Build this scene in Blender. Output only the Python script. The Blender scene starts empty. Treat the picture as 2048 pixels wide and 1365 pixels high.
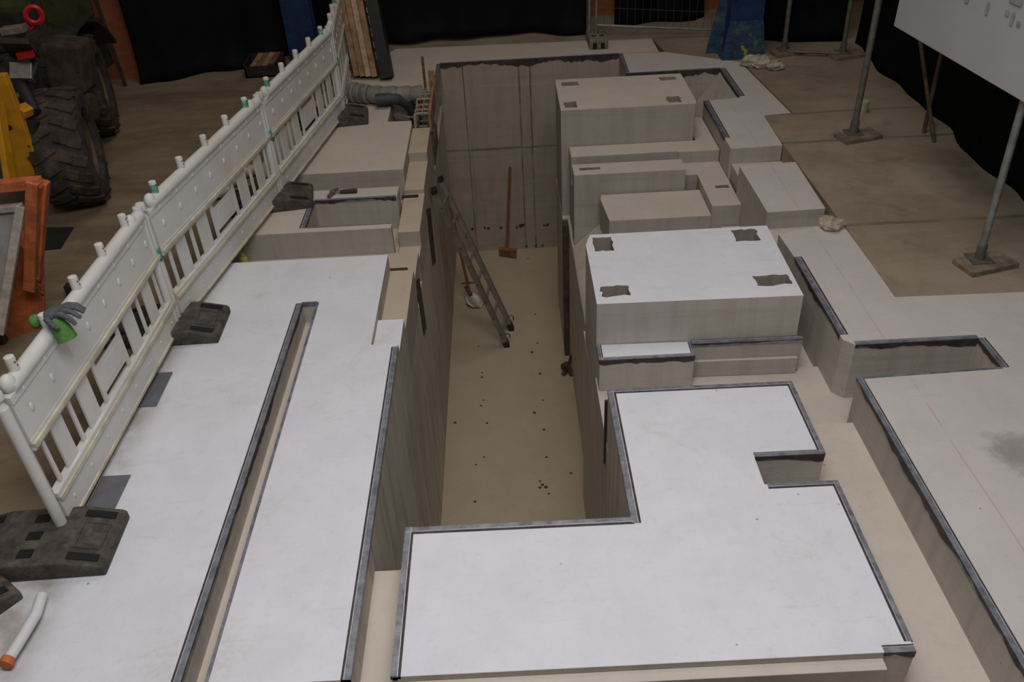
import bpy, bmesh, math, random
from math import sin, cos, pi, radians, sqrt, atan2
from mathutils import Vector, Matrix
from mathutils.geometry import tessellate_polygon

random.seed(7)
SC = bpy.context.scene
COL = SC.collection
S = 3.4                                   # metres per survey unit (camera height)

# ------------------------------------------------------------------ camera
F_PX = 1709.3
YAW, PITCH, ROLL = radians(-0.50994), radians(35.58254), radians(-3.30613)
fwd = Vector((sin(YAW) * cos(PITCH), cos(YAW) * cos(PITCH), -sin(PITCH)))
rt0 = Vector((cos(YAW), -sin(YAW), 0))
up0 = rt0.cross(fwd)
RT = cos(ROLL) * rt0 + sin(ROLL) * up0
UP = -sin(ROLL) * rt0 + cos(ROLL) * up0
CAMP = Vector((0, 0, S))
cd = bpy.data.cameras.new('camera')
cd.sensor_width = 36.0
cd.lens = F_PX * 36.0 / 2048.0
cd.clip_end = 200
cam = bpy.data.objects.new('camera', cd)
COL.objects.link(cam)
cam.matrix_world = Matrix(((RT.x, UP.x, -fwd.x, CAMP.x), (RT.y, UP.y, -fwd.y, CAMP.y), (RT.z, UP.z, -fwd.z, CAMP.z), (0, 0, 0, 1)))
SC.camera = cam

# ------------------------------------------------------------------ world, light, exposure
SC.view_settings.view_transform = 'Standard'
SC.view_settings.look = 'None'
SC.view_settings.gamma = 1.0
SC.view_settings.exposure = -0.2
w = bpy.data.worlds.new('hall_ambient')
SC.world = w
w.use_nodes = True
w.node_tree.nodes['Background'].inputs[0].default_value = (1.0, 0.84, 0.69, 1)
w.node_tree.nodes['Background'].inputs[1].default_value = 0.13


def area(name, loc, target, sx, sy, power, color):
    l = bpy.data.lights.new(name, 'AREA')
    l.shape = 'RECTANGLE'
    l.size, l.size_y = sx, sy
    l.energy = power
    l.color = color
    o = bpy.data.objects.new(name, l)
    COL.objects.link(o)
    o.location = loc
    d = Vector(target) - Vector(loc)
    o.rotation_euler = d.to_track_quat('-Z', 'Y').to_euler()
    return o


area('overhead_key', (0.15, 1.5, 5.5), (-0.1, 2.4, 0.0), 3.4, 2.2, 258, (0.97, 0.975, 1.0))  # unseen cool key added overhead to light the near blocks
area('far_fill', (0.4, 7.0, 8.5), (0.2, 7.4, 0.0), 3.0, 3.0, 150, (1.0, 0.90, 0.78))  # warm fill added to lift the far end, no fixture there


# ------------------------------------------------------------------ survey helpers: photo point -> place
def ray(px, py):
    return RT * ((px - 1024) / F_PX) - UP * ((py - 682.5) / F_PX) + fwd


def at(px, py, z=0.0):                    # on the horizontal plane z (metres)
    d = ray(px, py)
    return CAMP + d * ((z - S) / d.z)


def atY(px, py, y):                       # on the plane y (metres)
    d = ray(px, py)
    return CAMP + d * (y / d.y)


def atX(px, py, x):
    d = ray(px, py)
    return CAMP + d * (x / d.x)


def U(*pts):                              # survey units -> metres
    return [tuple(c * S for c in p) for p in pts]


# ------------------------------------------------------------------ node materials
class NT:
    def __init__(s, name):
        s.m = bpy.data.materials.new(name)
        s.m.use_nodes = True
        s.t = s.m.node_tree
        s.b = s.t.nodes['Principled BSDF']
        s.pos = s.n('ShaderNodeNewGeometry')

    def n(s, typ, **kw):
        nd = s.t.nodes.new(typ)
        for k, v in kw.items():
            setattr(nd, k, v)
        return nd

    def put(s, sock, v):
        if v is None:
            return
        if hasattr(v, 'links') or isinstance(v, bpy.types.NodeSocket):
            s.t.links.new(v, sock)
        else:
            sock.default_value = v

    def math(s, op, a, b=None, c=None, clamp=False):
        nd = s.n('ShaderNodeMath', operation=op)
        nd.use_clamp = clamp
        s.put(nd.inputs[0], a)
        s.put(nd.inputs[1], b)
        s.put(nd.inputs[2], c)
        return nd.outputs[0]

    def vec(s, scale=(1, 1, 1), loc=(0, 0, 0)):
        nd = s.n('ShaderNodeMapping')
        s.t.links.new(s.pos.outputs['Position'], nd.inputs['Vector'])
        nd.inputs['Scale'].default_value = scale
        nd.inputs['Location'].default_value = loc
        return nd.outputs[0]

    def noise(s, scale, detail=4, rough=0.6, vec=None, dist=0.0):
        nd = s.n('ShaderNodeTexNoise')
        s.t.links.new(vec if vec is not None else s.pos.outputs['Position'], nd.inputs['Vector'])
        nd.inputs['Scale'].default_value = scale
        nd.inputs['Detail'].default_value = detail
        nd.inputs['Roughness'].default_value = rough
        nd.inputs['Distortion'].default_value = dist
        return nd.outputs[0]

    def voronoi(s, scale, vec=None):
        nd = s.n('ShaderNodeTexVoronoi')
        s.t.links.new(vec if vec is not None else s.pos.outputs['Position'], nd.inputs['Vector'])
        nd.inputs['Scale'].default_value = scale
        return nd.outputs['Distance']

    def ramp(s, f, lo, hi, a=0.0, b=1.0):       # smooth remap of f from lo..hi to a..b
        nd = s.n('ShaderNodeMapRange')
        nd.interpolation_type = 'SMOOTHSTEP'
        s.put(nd.inputs[0], f)
        nd.inputs[1].default_value, nd.inputs[2].default_value = lo, hi
        nd.inputs[3].default_value, nd.inputs[4].default_value = a, b
        return nd.outputs[0]

    def mix(s, f, a, b, mode='MIX'):
        nd = s.n('ShaderNodeMix', data_type='RGBA', blend_type=mode)
        s.put(nd.inputs[0], f)
        for i, v in ((6, a), (7, b)):
            if isinstance(v, tuple):
                nd.inputs[i].default_value = (*v, 1)
            else:
                s.t.links.new(v, nd.inputs[i])
        return nd.outputs[2]

    def xyz(s):
        nd = s.n('ShaderNodeSeparateXYZ')
        s.t.links.new(s.pos.outputs['Position'], nd.inputs[0])
        return nd.outputs

    def upness(s):
        nd = s.n('ShaderNodeSeparateXYZ')
        s.t.links.new(s.pos.outputs['True Normal'], nd.inputs[0])
        return s.ramp(nd.outputs[2], 0.7, 0.95)

    def bump(s, h, strength=0.3, dist=0.01):
        nd = s.n('ShaderNodeBump')
        nd.inputs['Strength'].default_value = strength
        nd.inputs['Distance'].default_value = dist
        s.t.links.new(h, nd.inputs['Height'])
        s.t.links.new(nd.outputs[0], s.b.inputs['Normal'])

    def done(s, col, rough=0.8, metal=0.0, spec=0.3):
        if isinstance(col, tuple):
            s.b.inputs['Base Color'].default_value = (*col, 1)
        else:
            s.t.links.new(col, s.b.inputs['Base Color'])
        s.put(s.b.inputs['Roughness'], rough)
        s.b.inputs['Metallic'].default_value = metal
        s.b.inputs['Specular IOR Level'].default_value = spec
        return s.m


def line_mask(t, coord, at_, width):
    return t.ramp(t.math('ABSOLUTE', t.math('SUBTRACT', coord, at_)), width * 0.4, width, 1.0, 0.0)


def concrete(name, top, side, stain=(0.50, 0.42, 0.34), stain_amt=0.35, chalk=False, formwork=False, panel=None, fw=1.0):
    t = NT(name)
    X = t.xyz()
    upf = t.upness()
    big = t.noise(0.55, 5, 0.6)
    mid = t.noise(3.2, 6, 0.65)
    fine = t.noise(60, 3, 0.6)
    tone = t.ramp(mid, 0.3, 0.7, 0.955, 1.03)
    blot = t.math('MULTIPLY', t.ramp(t.noise(1.1, 7, 0.75, t.vec((1, 1, 1), (3, 7, 1)), 0.6), 0.54, 0.70), stain_amt)
    blot = t.math('MULTIPLY', blot, t.ramp(t.noise(38, 4, 0.7), 0.35, 0.6, 0.25, 1.0))
    mott = t.ramp(t.noise(16, 6, 0.75), 0.5, 0.72, 0.0, 0.22)
    spots = t.math('MULTIPLY', t.ramp(t.voronoi(5.5), 0.028, 0.05, 1.0, 0.0), t.ramp(t.noise(2.3, 2), 0.50, 0.60))
    scuff = t.math('MULTIPLY', t.ramp(t.noise(2.2, 5, 0.7, t.vec((0.8, 7, 1), (1, 2, 0))), 0.60, 0.75), 0.22)
    topc = t.mix(blot, top, stain)
    topc = t.mix(t.math('MULTIPLY', t.ramp(big, 0.4, 0.7), 0.10), topc, (top[0] * 0.8, top[1] * 0.78, top[2] * 0.76))
    topc = t.mix(mott, topc, (top[0] * 0.72, top[1] * 0.68, top[2] * 0.64))
    topc = t.mix(scuff, topc, (0.33, 0.31, 0.30))
    topc = t.mix(t.math('MULTIPLY', spots, 0.7), topc, (0.16, 0.14, 0.12))
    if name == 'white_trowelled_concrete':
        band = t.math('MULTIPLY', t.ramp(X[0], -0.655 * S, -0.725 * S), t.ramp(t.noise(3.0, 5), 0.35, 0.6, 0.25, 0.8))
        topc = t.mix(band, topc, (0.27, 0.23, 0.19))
    if chalk:
        pa = at(2045, 905)
        dx = t.math('SUBTRACT', X[0], pa.x)
        dy = t.math('SUBTRACT', X[1], pa.y)
        dd = t.math('SQRT', t.math('ADD', t.math('MULTIPLY', dx, dx), t.math('MULTIPLY', dy, dy)))
        dd = t.math('ADD', dd, t.math('MULTIPLY', t.math('SUBTRACT', t.noise(7, 5, 0.7), 0.5), 0.35))
        topc = t.mix(t.ramp(dd, 0.06, 0.24, 0.75, 0.0), topc, (0.25, 0.225, 0.215))
        wob = t.math('ADD', X[0], t.math('MULTIPLY', t.noise(0.8, 2), 0.05))
        cl = line_mask(t, wob, 0.7135 * S + 0.025, 0.006)
        cl = t.math('MULTIPLY', cl, t.ramp(t.noise(6, 3), 0.35, 0.6, 0.05, 0.42))
        topc = t.mix(cl, topc, (0.52, 0.16, 0.14))
    # formed faces: horizontal pour lines, vertical runs, small pores
    hl = t.noise(2.0, 4, 0.6, t.vec((0.35, 0.35, 9), (0, 0, 2)))
    vr = t.noise(2.0, 5, 0.65, t.vec((4.5, 4.5, 0.35), (5, 0, 0)), 0.4)
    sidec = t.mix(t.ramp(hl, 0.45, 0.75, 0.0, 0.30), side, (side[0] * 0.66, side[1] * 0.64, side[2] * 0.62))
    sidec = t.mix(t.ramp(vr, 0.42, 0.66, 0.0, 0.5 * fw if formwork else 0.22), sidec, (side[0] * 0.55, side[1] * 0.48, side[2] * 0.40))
    if formwork:
        run = t.noise(1.0, 3, 0.6, t.vec((9, 9, 0.22), (2, 5, 1)), 0.25)
        sidec = t.mix(t.ramp(run, 0.62, 0.68, 0.0, 0.5 * fw), sidec, (side[0] * 0.40, side[1] * 0.35, side[2] * 0.28))
        patch = t.noise(0.9, 5, 0.65, t.vec((1, 1, 1), (4, 0, 7)))
        sidec = t.mix(t.ramp(patch, 0.48, 0.68, 0.0, 0.30), sidec, (side[0] * 0.62, side[1] * 0.54, side[2] * 0.46))
    pores = t.math('MULTIPLY', t.ramp(t.voronoi(13), 0.05, 0.09, 1.0, 0.0), t.ramp(t.noise(1.7, 2), 0.5, 0.62))
    sidec = t.mix(t.math('MULTIPLY', pores, 0.55), sidec, (0.13, 0.11, 0.09))
    if panel:
        for (axis, c, wd) in panel:
            wv = t.math('ADD', X[axis], t.math('MULTIPLY', t.math('SUBTRACT', t.noise(4, 3), 0.5), 0.02))
            m = t.math('MULTIPLY', line_mask(t, wv, c, wd), t.ramp(t.noise(3, 4), 0.3, 0.6, 0.35, 0.9))
            sidec = t.mix(m, sidec, (side[0] * 0.38, side[1] * 0.34, side[2] * 0.30))
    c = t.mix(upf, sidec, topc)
    sc = t.n('ShaderNodeMix', data_type='RGBA', blend_type='MULTIPLY')
    sc.inputs[0].default_value = 1.0
    t.t.links.new(c, sc.inputs[6])
    t.t.links.new(tone, sc.inputs[7])
    t.bump(t.math('ADD', fine, t.math('MULTIPLY', mid, 1.2)), 0.25, 0.006)
    return t.done(sc.outputs[2], 0.82, 0, 0.25)


def plain(name, col, rough=0.7, metal=0.0, var=0.2, scale=9.0, dirt=None, dirt_amt=0.4, bump=0.0, spec=0.35):
    t = NT(name)
    n = t.noise(scale, 5, 0.65)
    c = t.mix(t.ramp(n, 0.3, 0.7), tuple(x * (1 - var) for x in col), tuple(min(1, x * (1 + var)) for x in col))
    if dirt:
        c = t.mix(t.math('MULTIPLY', t.ramp(t.noise(scale * 0.5, 6, 0.7, t.vec((1, 1, 1), (9, 4, 2))), 0.48, 0.68), dirt_amt), c, dirt)
    if bump:
        t.bump(t.noise(scale * 4, 4), bump, 0.01)
    return t.done(c, rough, metal, spec)


WHITE_TOP = (0.665, 0.67, 0.715)
M = {}
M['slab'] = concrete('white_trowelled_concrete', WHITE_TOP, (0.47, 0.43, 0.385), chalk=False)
M['slab_chalk'] = concrete('white_concrete_with_chalk_line', (0.53, 0.50, 0.48), (0.43, 0.39, 0.345), chalk=True)
M['slab_raw'] = concrete('raw_trowelled_concrete', (0.52, 0.465, 0.405), (0.40, 0.365, 0.325), stain_amt=0.5)
M['channel'] = concrete('channel_concrete', (0.54, 0.475, 0.415), (0.46, 0.42, 0.37), stain=(0.42, 0.32, 0.24), stain_amt=0.45)
M['ledge'] = concrete('rough_ledge_concrete', (0.47, 0.40, 0.31), (0.40, 0.36, 0.31), stain=(0.30, 0.23, 0.16), stain_amt=0.7)
M['pit_floor'] = concrete('pit_floor_concrete', (0.43, 0.365, 0.265), (0.4, 0.35, 0.28), stain=(0.36, 0.29, 0.20), stain_amt=0.35)
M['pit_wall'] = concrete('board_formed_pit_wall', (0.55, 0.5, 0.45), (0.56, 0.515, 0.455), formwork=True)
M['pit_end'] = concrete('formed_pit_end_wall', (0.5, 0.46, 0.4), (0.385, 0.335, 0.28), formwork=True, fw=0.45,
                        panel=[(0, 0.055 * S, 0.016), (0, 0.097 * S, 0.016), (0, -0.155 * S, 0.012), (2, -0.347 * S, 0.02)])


def hall_floor_mat():
    t = NT('old_hall_floor')
    X = t.xyz()
    base = t.mix(t.ramp(t.noise(0.9, 6, 0.65), 0.35, 0.65), (0.225, 0.18, 0.13), (0.30, 0.25, 0.19))
    base = t.mix(t.ramp(t.noise(2.6, 6, 0.7, t.vec((1, 1, 1), (4, 2, 0)), 0.8), 0.5, 0.75, 0, 0.6), base, (0.16, 0.115, 0.072))
    base = t.mix(t.ramp(t.noise(7, 4, 0.6, t.vec((0.3, 2.4, 1))), 0.55, 0.8, 0, 0.5), base, (0.36, 0.29, 0.215))
    base = t.mix(t.ramp(t.noise(1.4, 3, 0.6, t.vec((1, 1, 1), (8, 8, 0))), 0.6, 0.72, 0, 0.45), base, (0.30, 0.17, 0.08))
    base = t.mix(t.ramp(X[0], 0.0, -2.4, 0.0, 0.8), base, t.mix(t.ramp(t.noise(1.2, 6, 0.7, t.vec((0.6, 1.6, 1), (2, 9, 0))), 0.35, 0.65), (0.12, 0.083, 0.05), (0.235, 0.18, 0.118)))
    wy = t.math('ADD', X[1], t.math('MULTIPLY', t.math('SUBTRACT', t.noise(2.5, 4), 0.5), 0.06))
    for yy in (1.80 * S, 2.30 * S, 2.52 * S, 1.42 * S):
        base = t.mix(t.math('MULTIPLY', t.math('MULTIPLY', line_mask(t, wy, yy, 0.035), t.ramp(X[0], 0.0, 1.0, 0.12, 0.65)), t.ramp(t.noise(1.8, 4), 0.35, 0.6, 0.3, 1.0)), base, (0.10, 0.075, 0.05))
    t.bump(t.noise(30, 5), 0.3, 0.008)
    return t.done(base, 0.85, 0, 0.2)


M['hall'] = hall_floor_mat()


def brick_mat():
    t = NT('red_brick_wall')
    br = t.n('ShaderNodeTexBrick')
    sw = t.n('ShaderNodeCombineXYZ')
    X = t.xyz()
    t.t.links.new(X[0], sw.inputs[0])
    t.t.links.new(X[2], sw.inputs[1])
    t.t.links.new(sw.outputs[0], br.inputs['Vector'])
    br.inputs['Scale'].default_value = 4.2
    br.inputs['Color1'].default_value = (0.33, 0.105, 0.045, 1)
    br.inputs['Color2'].default_value = (0.26, 0.085, 0.04, 1)
    br.inputs['Mortar'].default_value = (0.20, 0.10, 0.06, 1)
    br.inputs['Mortar Size'].default_value = 0.012
    return t.done(br.outputs[0], 0.9, 0, 0.2)


M['brick'] = brick_mat()
M['angle'] = plain('galvanised_edge_angle', (0.235, 0.25, 0.295), 0.45, 0.55, 0.3, 14, (0.42, 0.42, 0.45), 0.5)
M['angle_lip'] = plain('bright_edge_lip', (0.55, 0.56, 0.60), 0.4, 0.5, 0.2, 20)
M['angle_dark'] = plain('primed_flange', (0.055, 0.048, 0.05), 0.6, 0.2, 0.4, 12, (0.10, 0.05, 0.035), 0.7)
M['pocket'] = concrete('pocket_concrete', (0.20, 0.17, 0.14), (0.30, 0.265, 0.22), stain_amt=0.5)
M['barrier'] = plain('white_barrier_plastic', (0.61, 0.605, 0.585), 0.5, 0, 0.06, 3, (0.52, 0.48, 0.38), 0.55)
M['barrier_dirt'] = plain('dusty_barrier_ridge', (0.52, 0.47, 0.36), 0.7, 0, 0.2, 7)
M['green_paint'] = plain('green_spray_paint', (0.02, 0.30, 0.15), 0.5, 0, 0.4, 30, (0.5, 0.6, 0.5), 0.35)
M['peg_paint'] = plain('pale_green_overspray', (0.10, 0.34, 0.23), 0.6, 0, 0.5, 40, (0.55, 0.6, 0.55), 0.8)
M['dot'] = plain('dark_pin_hole', (0.05, 0.045, 0.04), 0.9)
M['rubber'] = plain('recycled_rubber', (0.062, 0.054, 0.046), 0.8, 0, 0.35, 16, (0.17, 0.135, 0.10), 0.55, 0.3)
M['rubber_dark'] = plain('rubber_recess', (0.012, 0.011, 0.010), 0.9)
M['tyre'] = plain('dusty_tyre', (0.036, 0.030, 0.025), 0.85, 0, 0.4, 10, (0.13, 0.095, 0.065), 0.6, 0.3)
M['rim'] = plain('dusty_rim', (0.11, 0.085, 0.055), 0.7, 0.2, 0.3, 9, (0.05, 0.04, 0.03), 0.5)
M['yellow'] = plain('yellow_machine_paint', (0.52, 0.24, 0.012), 0.5, 0, 0.15, 6, (0.14, 0.08, 0.03), 0.45)
M['olive'] = plain('olive_machine_paint', (0.045, 0.055, 0.018), 0.55, 0, 0.3, 6, (0.09, 0.075, 0.03), 0.4)
M['machine_dark'] = plain('dirty_black_frame', (0.026, 0.022, 0.018), 0.7, 0.1, 0.4, 9, (0.08, 0.06, 0.042), 0.55)
M['mud_and_shade'] = plain('mud_brown_and_shade', (0.085, 0.062, 0.042), 0.9, 0, 0.4, 12, (0.03, 0.024, 0.02), 0.5, 0.4)
M['axle_mud'] = plain('dried_mud_axle', (0.055, 0.040, 0.027), 0.95, 0, 0.5, 7, (0.02, 0.016, 0.013), 0.6, 0.4)
M['bare_steel'] = plain('worn_bare_steel', (0.34, 0.32, 0.29), 0.4, 0.7, 0.2, 12)
M['label'] = plain('white_sticker', (0.62, 0.63, 0.64), 0.5, 0, 0.05)
M['label_grey'] = plain('grey_print', (0.28, 0.28, 0.29), 0.6)
M['red'] = plain('red_hose_plastic', (0.36, 0.012, 0.018), 0.4, 0, 0.2)
M['orange'] = plain('worn_orange_paint', (0.44, 0.12, 0.04), 0.65, 0, 0.25, 12, (0.20, 0.085, 0.05), 0.6, 0.2)
M['tray'] = plain('grey_tray_steel', (0.29, 0.275, 0.255), 0.6, 0.2, 0.2, 5, (0.2, 0.16, 0.12), 0.5)
M['tray_rim'] = plain('scuffed_tray_rim', (0.42, 0.37, 0.33), 0.6, 0.2, 0.25, 12, (0.35, 0.16, 0.08), 0.4)
M['blue'] = plain('blue_column_paint', (0.008, 0.028, 0.095), 0.6, 0, 0.3, 6, (0.02, 0.03, 0.06), 0.5)
M['blue_worn'] = plain('worn_blue_column_foot', (0.025, 0.055, 0.10), 0.7, 0, 0.4, 12, (0.14, 0.16, 0.14), 0.75)
M['blue_bright'] = plain('bright_blue_plastic', (0.01, 0.12, 0.55), 0.4)
M['tarp'] = plain('black_tarpaulin', (0.0035, 0.0038, 0.0055), 0.7, 0, 0.3, 3, spec=0.12)
M['tarp_green'] = plain('dark_green_netting', (0.003, 0.005, 0.0045), 0.85, 0, 0.4, 6, spec=0.08)
M['wood'] = plain('dirty_timber', (0.30, 0.185, 0.105), 0.8, 0, 0.3, 10, (0.10, 0.065, 0.04), 0.5)
M['wood_pale'] = plain('pale_timber', (0.42, 0.30, 0.19), 0.8, 0, 0.25, 10)
M['board_black'] = plain('black_film_faced_board', (0.015, 0.017, 0.018), 0.5, 0, 0.3, 8)
M['board_edge'] = plain('chipped_board_edge', (0.26, 0.25, 0.23), 0.8, 0, 0.5, 30, (0.03, 0.03, 0.03), 0.8)
M['hose_grey'] = plain('grey_wrapped_duct', (0.21, 0.195, 0.175), 0.75, 0, 0.2, 9, (0.12, 0.12, 0.11), 0.5)
M['pipe_black'] = plain('black_pvc_pipe', (0.045, 0.048, 0.052), 0.55, 0, 0.2, 12, (0.11, 0.10, 0.09), 0.3)
M['rebar'] = plain('pale_rebar', (0.33, 0.29, 0.24), 0.7, 0.3, 0.25, 30)
M['rust'] = plain('rusty_bar', (0.17, 0.085, 0.045), 0.8, 0.2, 0.4, 25)
M['earth'] = plain('brown_rubble_soil', (0.16, 0.115, 0.08), 0.95, 0, 0.4, 16, (0.07, 0.045, 0.03), 0.5, 0.5)
M['alu'] = plain('dull_aluminium', (0.25, 0.23, 0.20), 0.55, 0.4, 0.2, 10, (0.22, 0.17, 0.12), 0.5)
M['black_cap'] = plain('black_plastic', (0.02, 0.019, 0.018), 0.6)
M['handle'] = plain('brown_wooden_handle', (0.20, 0.085, 0.04), 0.7, 0, 0.25, 20)
M['shovel'] = plain('scoured_shovel_steel', (0.40, 0.37, 0.32), 0.5, 0.5, 0.2, 10)
M['scraper'] = plain('muddy_scraper_plate', (0.16, 0.125, 0.095), 0.7, 0.2, 0.3, 14)
M['broom_head'] = plain('orange_brown_head', (0.30, 0.10, 0.035), 0.7, 0, 0.2, 14)
M['galv'] = plain('galvanised_tube', (0.27, 0.285, 0.28), 0.5, 0.6, 0.2, 14, (0.2, 0.15, 0.11), 0.4)
M['galv_dark'] = plain('dirty_galvanised_tube', (0.15, 0.145, 0.125), 0.6, 0.4, 0.2, 14)
M['wire'] = plain('grey_wire_mesh', (0.10, 0.10, 0.095), 0.6, 0.5, 0.2, 14)
M['foot_block'] = plain('mossy_fence_foot', (0.20, 0.17, 0.135), 0.9, 0, 0.3, 16, (0.09, 0.085, 0.06), 0.6, 0.3)
M['sign'] = plain('white_sign_panel', (0.43, 0.43, 0.44), 0.6, 0, 0.04, 2)
M['sign_print'] = plain('faded_grey_print', (0.29, 0.295, 0.31), 0.6)
M['paper'] = plain('crumpled_sheet', (0.40, 0.36, 0.29), 0.9, 0, 0.2, 12)
M['plate'] = plain('blue_grey_steel_plate', (0.155, 0.165, 0.19), 0.55, 0.3, 0.15, 5, (0.24, 0.2, 0.17), 0.5)
M['glove_grey'] = plain('grey_coated_glove', (0.085, 0.09, 0.10), 0.8, 0, 0.3, 60)
M['glove_green'] = plain('green_knit_cuff', (0.085, 0.21, 0.05), 0.9, 0, 0.2, 60)
M['hammer_steel'] = plain('hammer_steel', (0.26, 0.24, 0.22), 0.4, 0.7)
M['hammer_grip'] = plain('hammer_grip', (0.055, 0.03, 0.02), 0.7)
M['pipe_white'] = plain('cream_plastic_pipe', (0.55, 0.51, 0.42), 0.5, 0, 0.1)
M['pad'] = plain('weathered_pad', (0.19, 0.15, 0.105), 0.9, 0, 0.3, 12, (0.08, 0.06, 0.045), 0.5)
M['tin'] = plain('pale_green_tin', (0.36, 0.42, 0.24), 0.6)
M['lime'] = plain('yellow_green_paint_can', (0.33, 0.32, 0.07), 0.6, 0, 0.2, 20, (0.1, 0.09, 0.04), 0.4)
M['rubble'] = plain('broken_concrete', (0.40, 0.33, 0.27), 0.9, 0, 0.25, 16, None, 0, 0.4)


# ------------------------------------------------------------------ mesh builder
class MB:
    def __init__(s):
        s.v, s.f, s.mi = [], [], []

    def add(s, vs, fs, m=0):
        o = len(s.v)
        s.v += [Vector(p) for p in vs]
        for f in fs:
            s.f.append([i + o for i in f])
            s.mi.append(m)
        return s

    def box(s, c, d, rot=None, m=0):
        x, y, z = d[0] / 2, d[1] / 2, d[2] / 2
        vs = [Vector((a * x, b * y, e * z)) for e in (-1, 1) for b in (-1, 1) for a in (-1, 1)]
        if rot is not None:
            vs = [rot @ p for p in vs]
        c = Vector(c)
        return s.add([p + c for p in vs], [(0, 2, 3, 1), (4, 5, 7, 6), (0, 1, 5, 4), (2, 6, 7, 3), (0, 4, 6, 2), (1, 3, 7, 5)], m)

    def lohi(s, lo, hi, m=0):
        lo, hi = Vector(lo), Vector(hi)
        return s.box((lo + hi) / 2, hi - lo, None, m)

    def bar(s, a, b, wd, th, up=(0, 0, 1), m=0):     # rectangular bar from a to b
        a, b = Vector(a), Vector(b)
        d = b - a
        L = d.length
        d.normalize()
        sd = d.cross(Vector(up))
        if sd.length < 1e-4:
            sd = d.cross(Vector((0, 1, 0)))
        sd.normalize()
        u = sd.cross(d)
        R = Matrix((d, sd, u)).transposed()
        return s.box((a + b) / 2, (L, wd, th), R, m)

    def tube(s, pts, r, seg=10, m=0, cap=True, radii=None):
        pts = [Vector(p) for p in pts]
        n = len(pts)
        rings = []
        t0 = (pts[1] - pts[0]).normalized()
        ref = Vector((0, 0, 1)) if abs(t0.z) < 0.9 else Vector((1, 0, 0))
        a = t0.cross(ref).normalized()
        o = len(s.v)
        for i, p in enumerate(pts):
            tg = (pts[min(i + 1, n - 1)] - pts[max(i - 1, 0)]).normalized()
            a = (a - tg * a.dot(tg)).normalized()
            b = tg.cross(a)
            rr = radii[i] if radii else r
            for k in range(seg):
                an = 2 * pi * k / seg
                s.v.append(p + (a * cos(an) + b * sin(an)) * rr)
        for i in range(n - 1):
            for k in range(seg):
                k2 = (k + 1) % seg
                s.f.append([o + i * seg + k, o + i * seg + k2, o + (i + 1) * seg + k2, o + (i + 1) * seg + k])
                s.mi.append(m)
        if cap:
            s.f.append([o + k for k in range(seg)][::-1])
            s.mi.append(m)
            s.f.append([o + (n - 1) * seg + k for k in range(seg)])
            s.mi.append(m)
        return s

    def lathe(s, prof, c, axis, seg=32, m=0, mats=None):   # prof: (radius, along-axis)
        c = Vector(c)
        ax = Vector(axis).normalized()
        ref = Vector((0, 0, 1)) if abs(ax.z) < 0.9 else Vector((1, 0, 0))
        a = ax.cross(ref).normalized()
        b = ax.cross(a)
        o = len(s.v)
        for (r, h) in prof:
            for k in range(seg):
                an = 2 * pi * k / seg
                s.v.append(c + ax * h + (a * cos(an) + b * sin(an)) * max(r, 1e-4))
        for i in range(len(prof) - 1):
            for k in range(seg):
                k2 = (k + 1) % seg
                s.f.append([o + i * seg + k, o + i * seg + k2, o + (i + 1) * seg + k2, o + (i + 1) * seg + k])
                s.mi.append(mats[i] if mats else m)
        return s

    def ball(s, c, r, sq=(1, 1, 1), seg=12, rings=7, m=0, rot=None):
        c = Vector(c)
        vs, fs = [], []
        for i in range(rings + 1):
            th = pi * i / rings
            for k in range(seg):
                an = 2 * pi * k / seg
                p = Vector((sin(th) * cos(an) * r * sq[0], sin(th) * sin(an) * r * sq[1], cos(th) * r * sq[2]))
                vs.append(c + (rot @ p if rot is not None else p))
        for i in range(rings):
            for k in range(seg):
                k2 = (k + 1) % seg
                fs.append((i * seg + k, i * seg + k2, (i + 1) * seg + k2, (i + 1) * seg + k))
        return s.add(vs, fs, m)

    def prism(s, poly, z0, z1, holes=(), m=0, pocket_m=None):   # holes: (poly, depth)
        loops = [[Vector((p[0], p[1], 0)) for p in poly]] + [[Vector((p[0], p[1], 0)) for p in h] for h, _ in holes]
        flat = [p for l in loops for p in l]
        tris = tessellate_polygon(loops)
        o = len(s.v)
        s.v += [Vector((p.x, p.y, z1)) for p in flat]
        for t in tris:
            s.f.append([o + i for i in t])
            s.mi.append(m)
        n = len(poly)
        bo = len(s.v)
        s.v += [Vector((p[0], p[1], z0)) for p in poly]
        for t in tessellate_polygon([loops[0]]):
            s.f.append([bo + i for i in t])
            s.mi.append(m)
        for i in range(n):
            j = (i + 1) % n
            s.f.append([o + i, o + j, bo + j, bo + i])
            s.mi.append(m)
        k = n
        for (h, depth) in holes:
            nh = len(h)
            ho = len(s.v)
            pm = m if pocket_m is None else pocket_m
            s.v += [Vector((p[0], p[1], z1 - depth)) for p in h]
            for i in range(nh):
                j = (i + 1) % nh
                s.f.append([o + k + i, o + k + j, ho + j, ho + i])
                s.mi.append(pm)
            for t in tessellate_polygon([[Vector((p[0], p[1], 0)) for p in h]]):
                s.f.append([ho + i for i in t])
                s.mi.append(pm)
            k += nh
        return s

    def xf(s, mat):
        s.v = [mat @ p for p in s.v]
        return s

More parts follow.
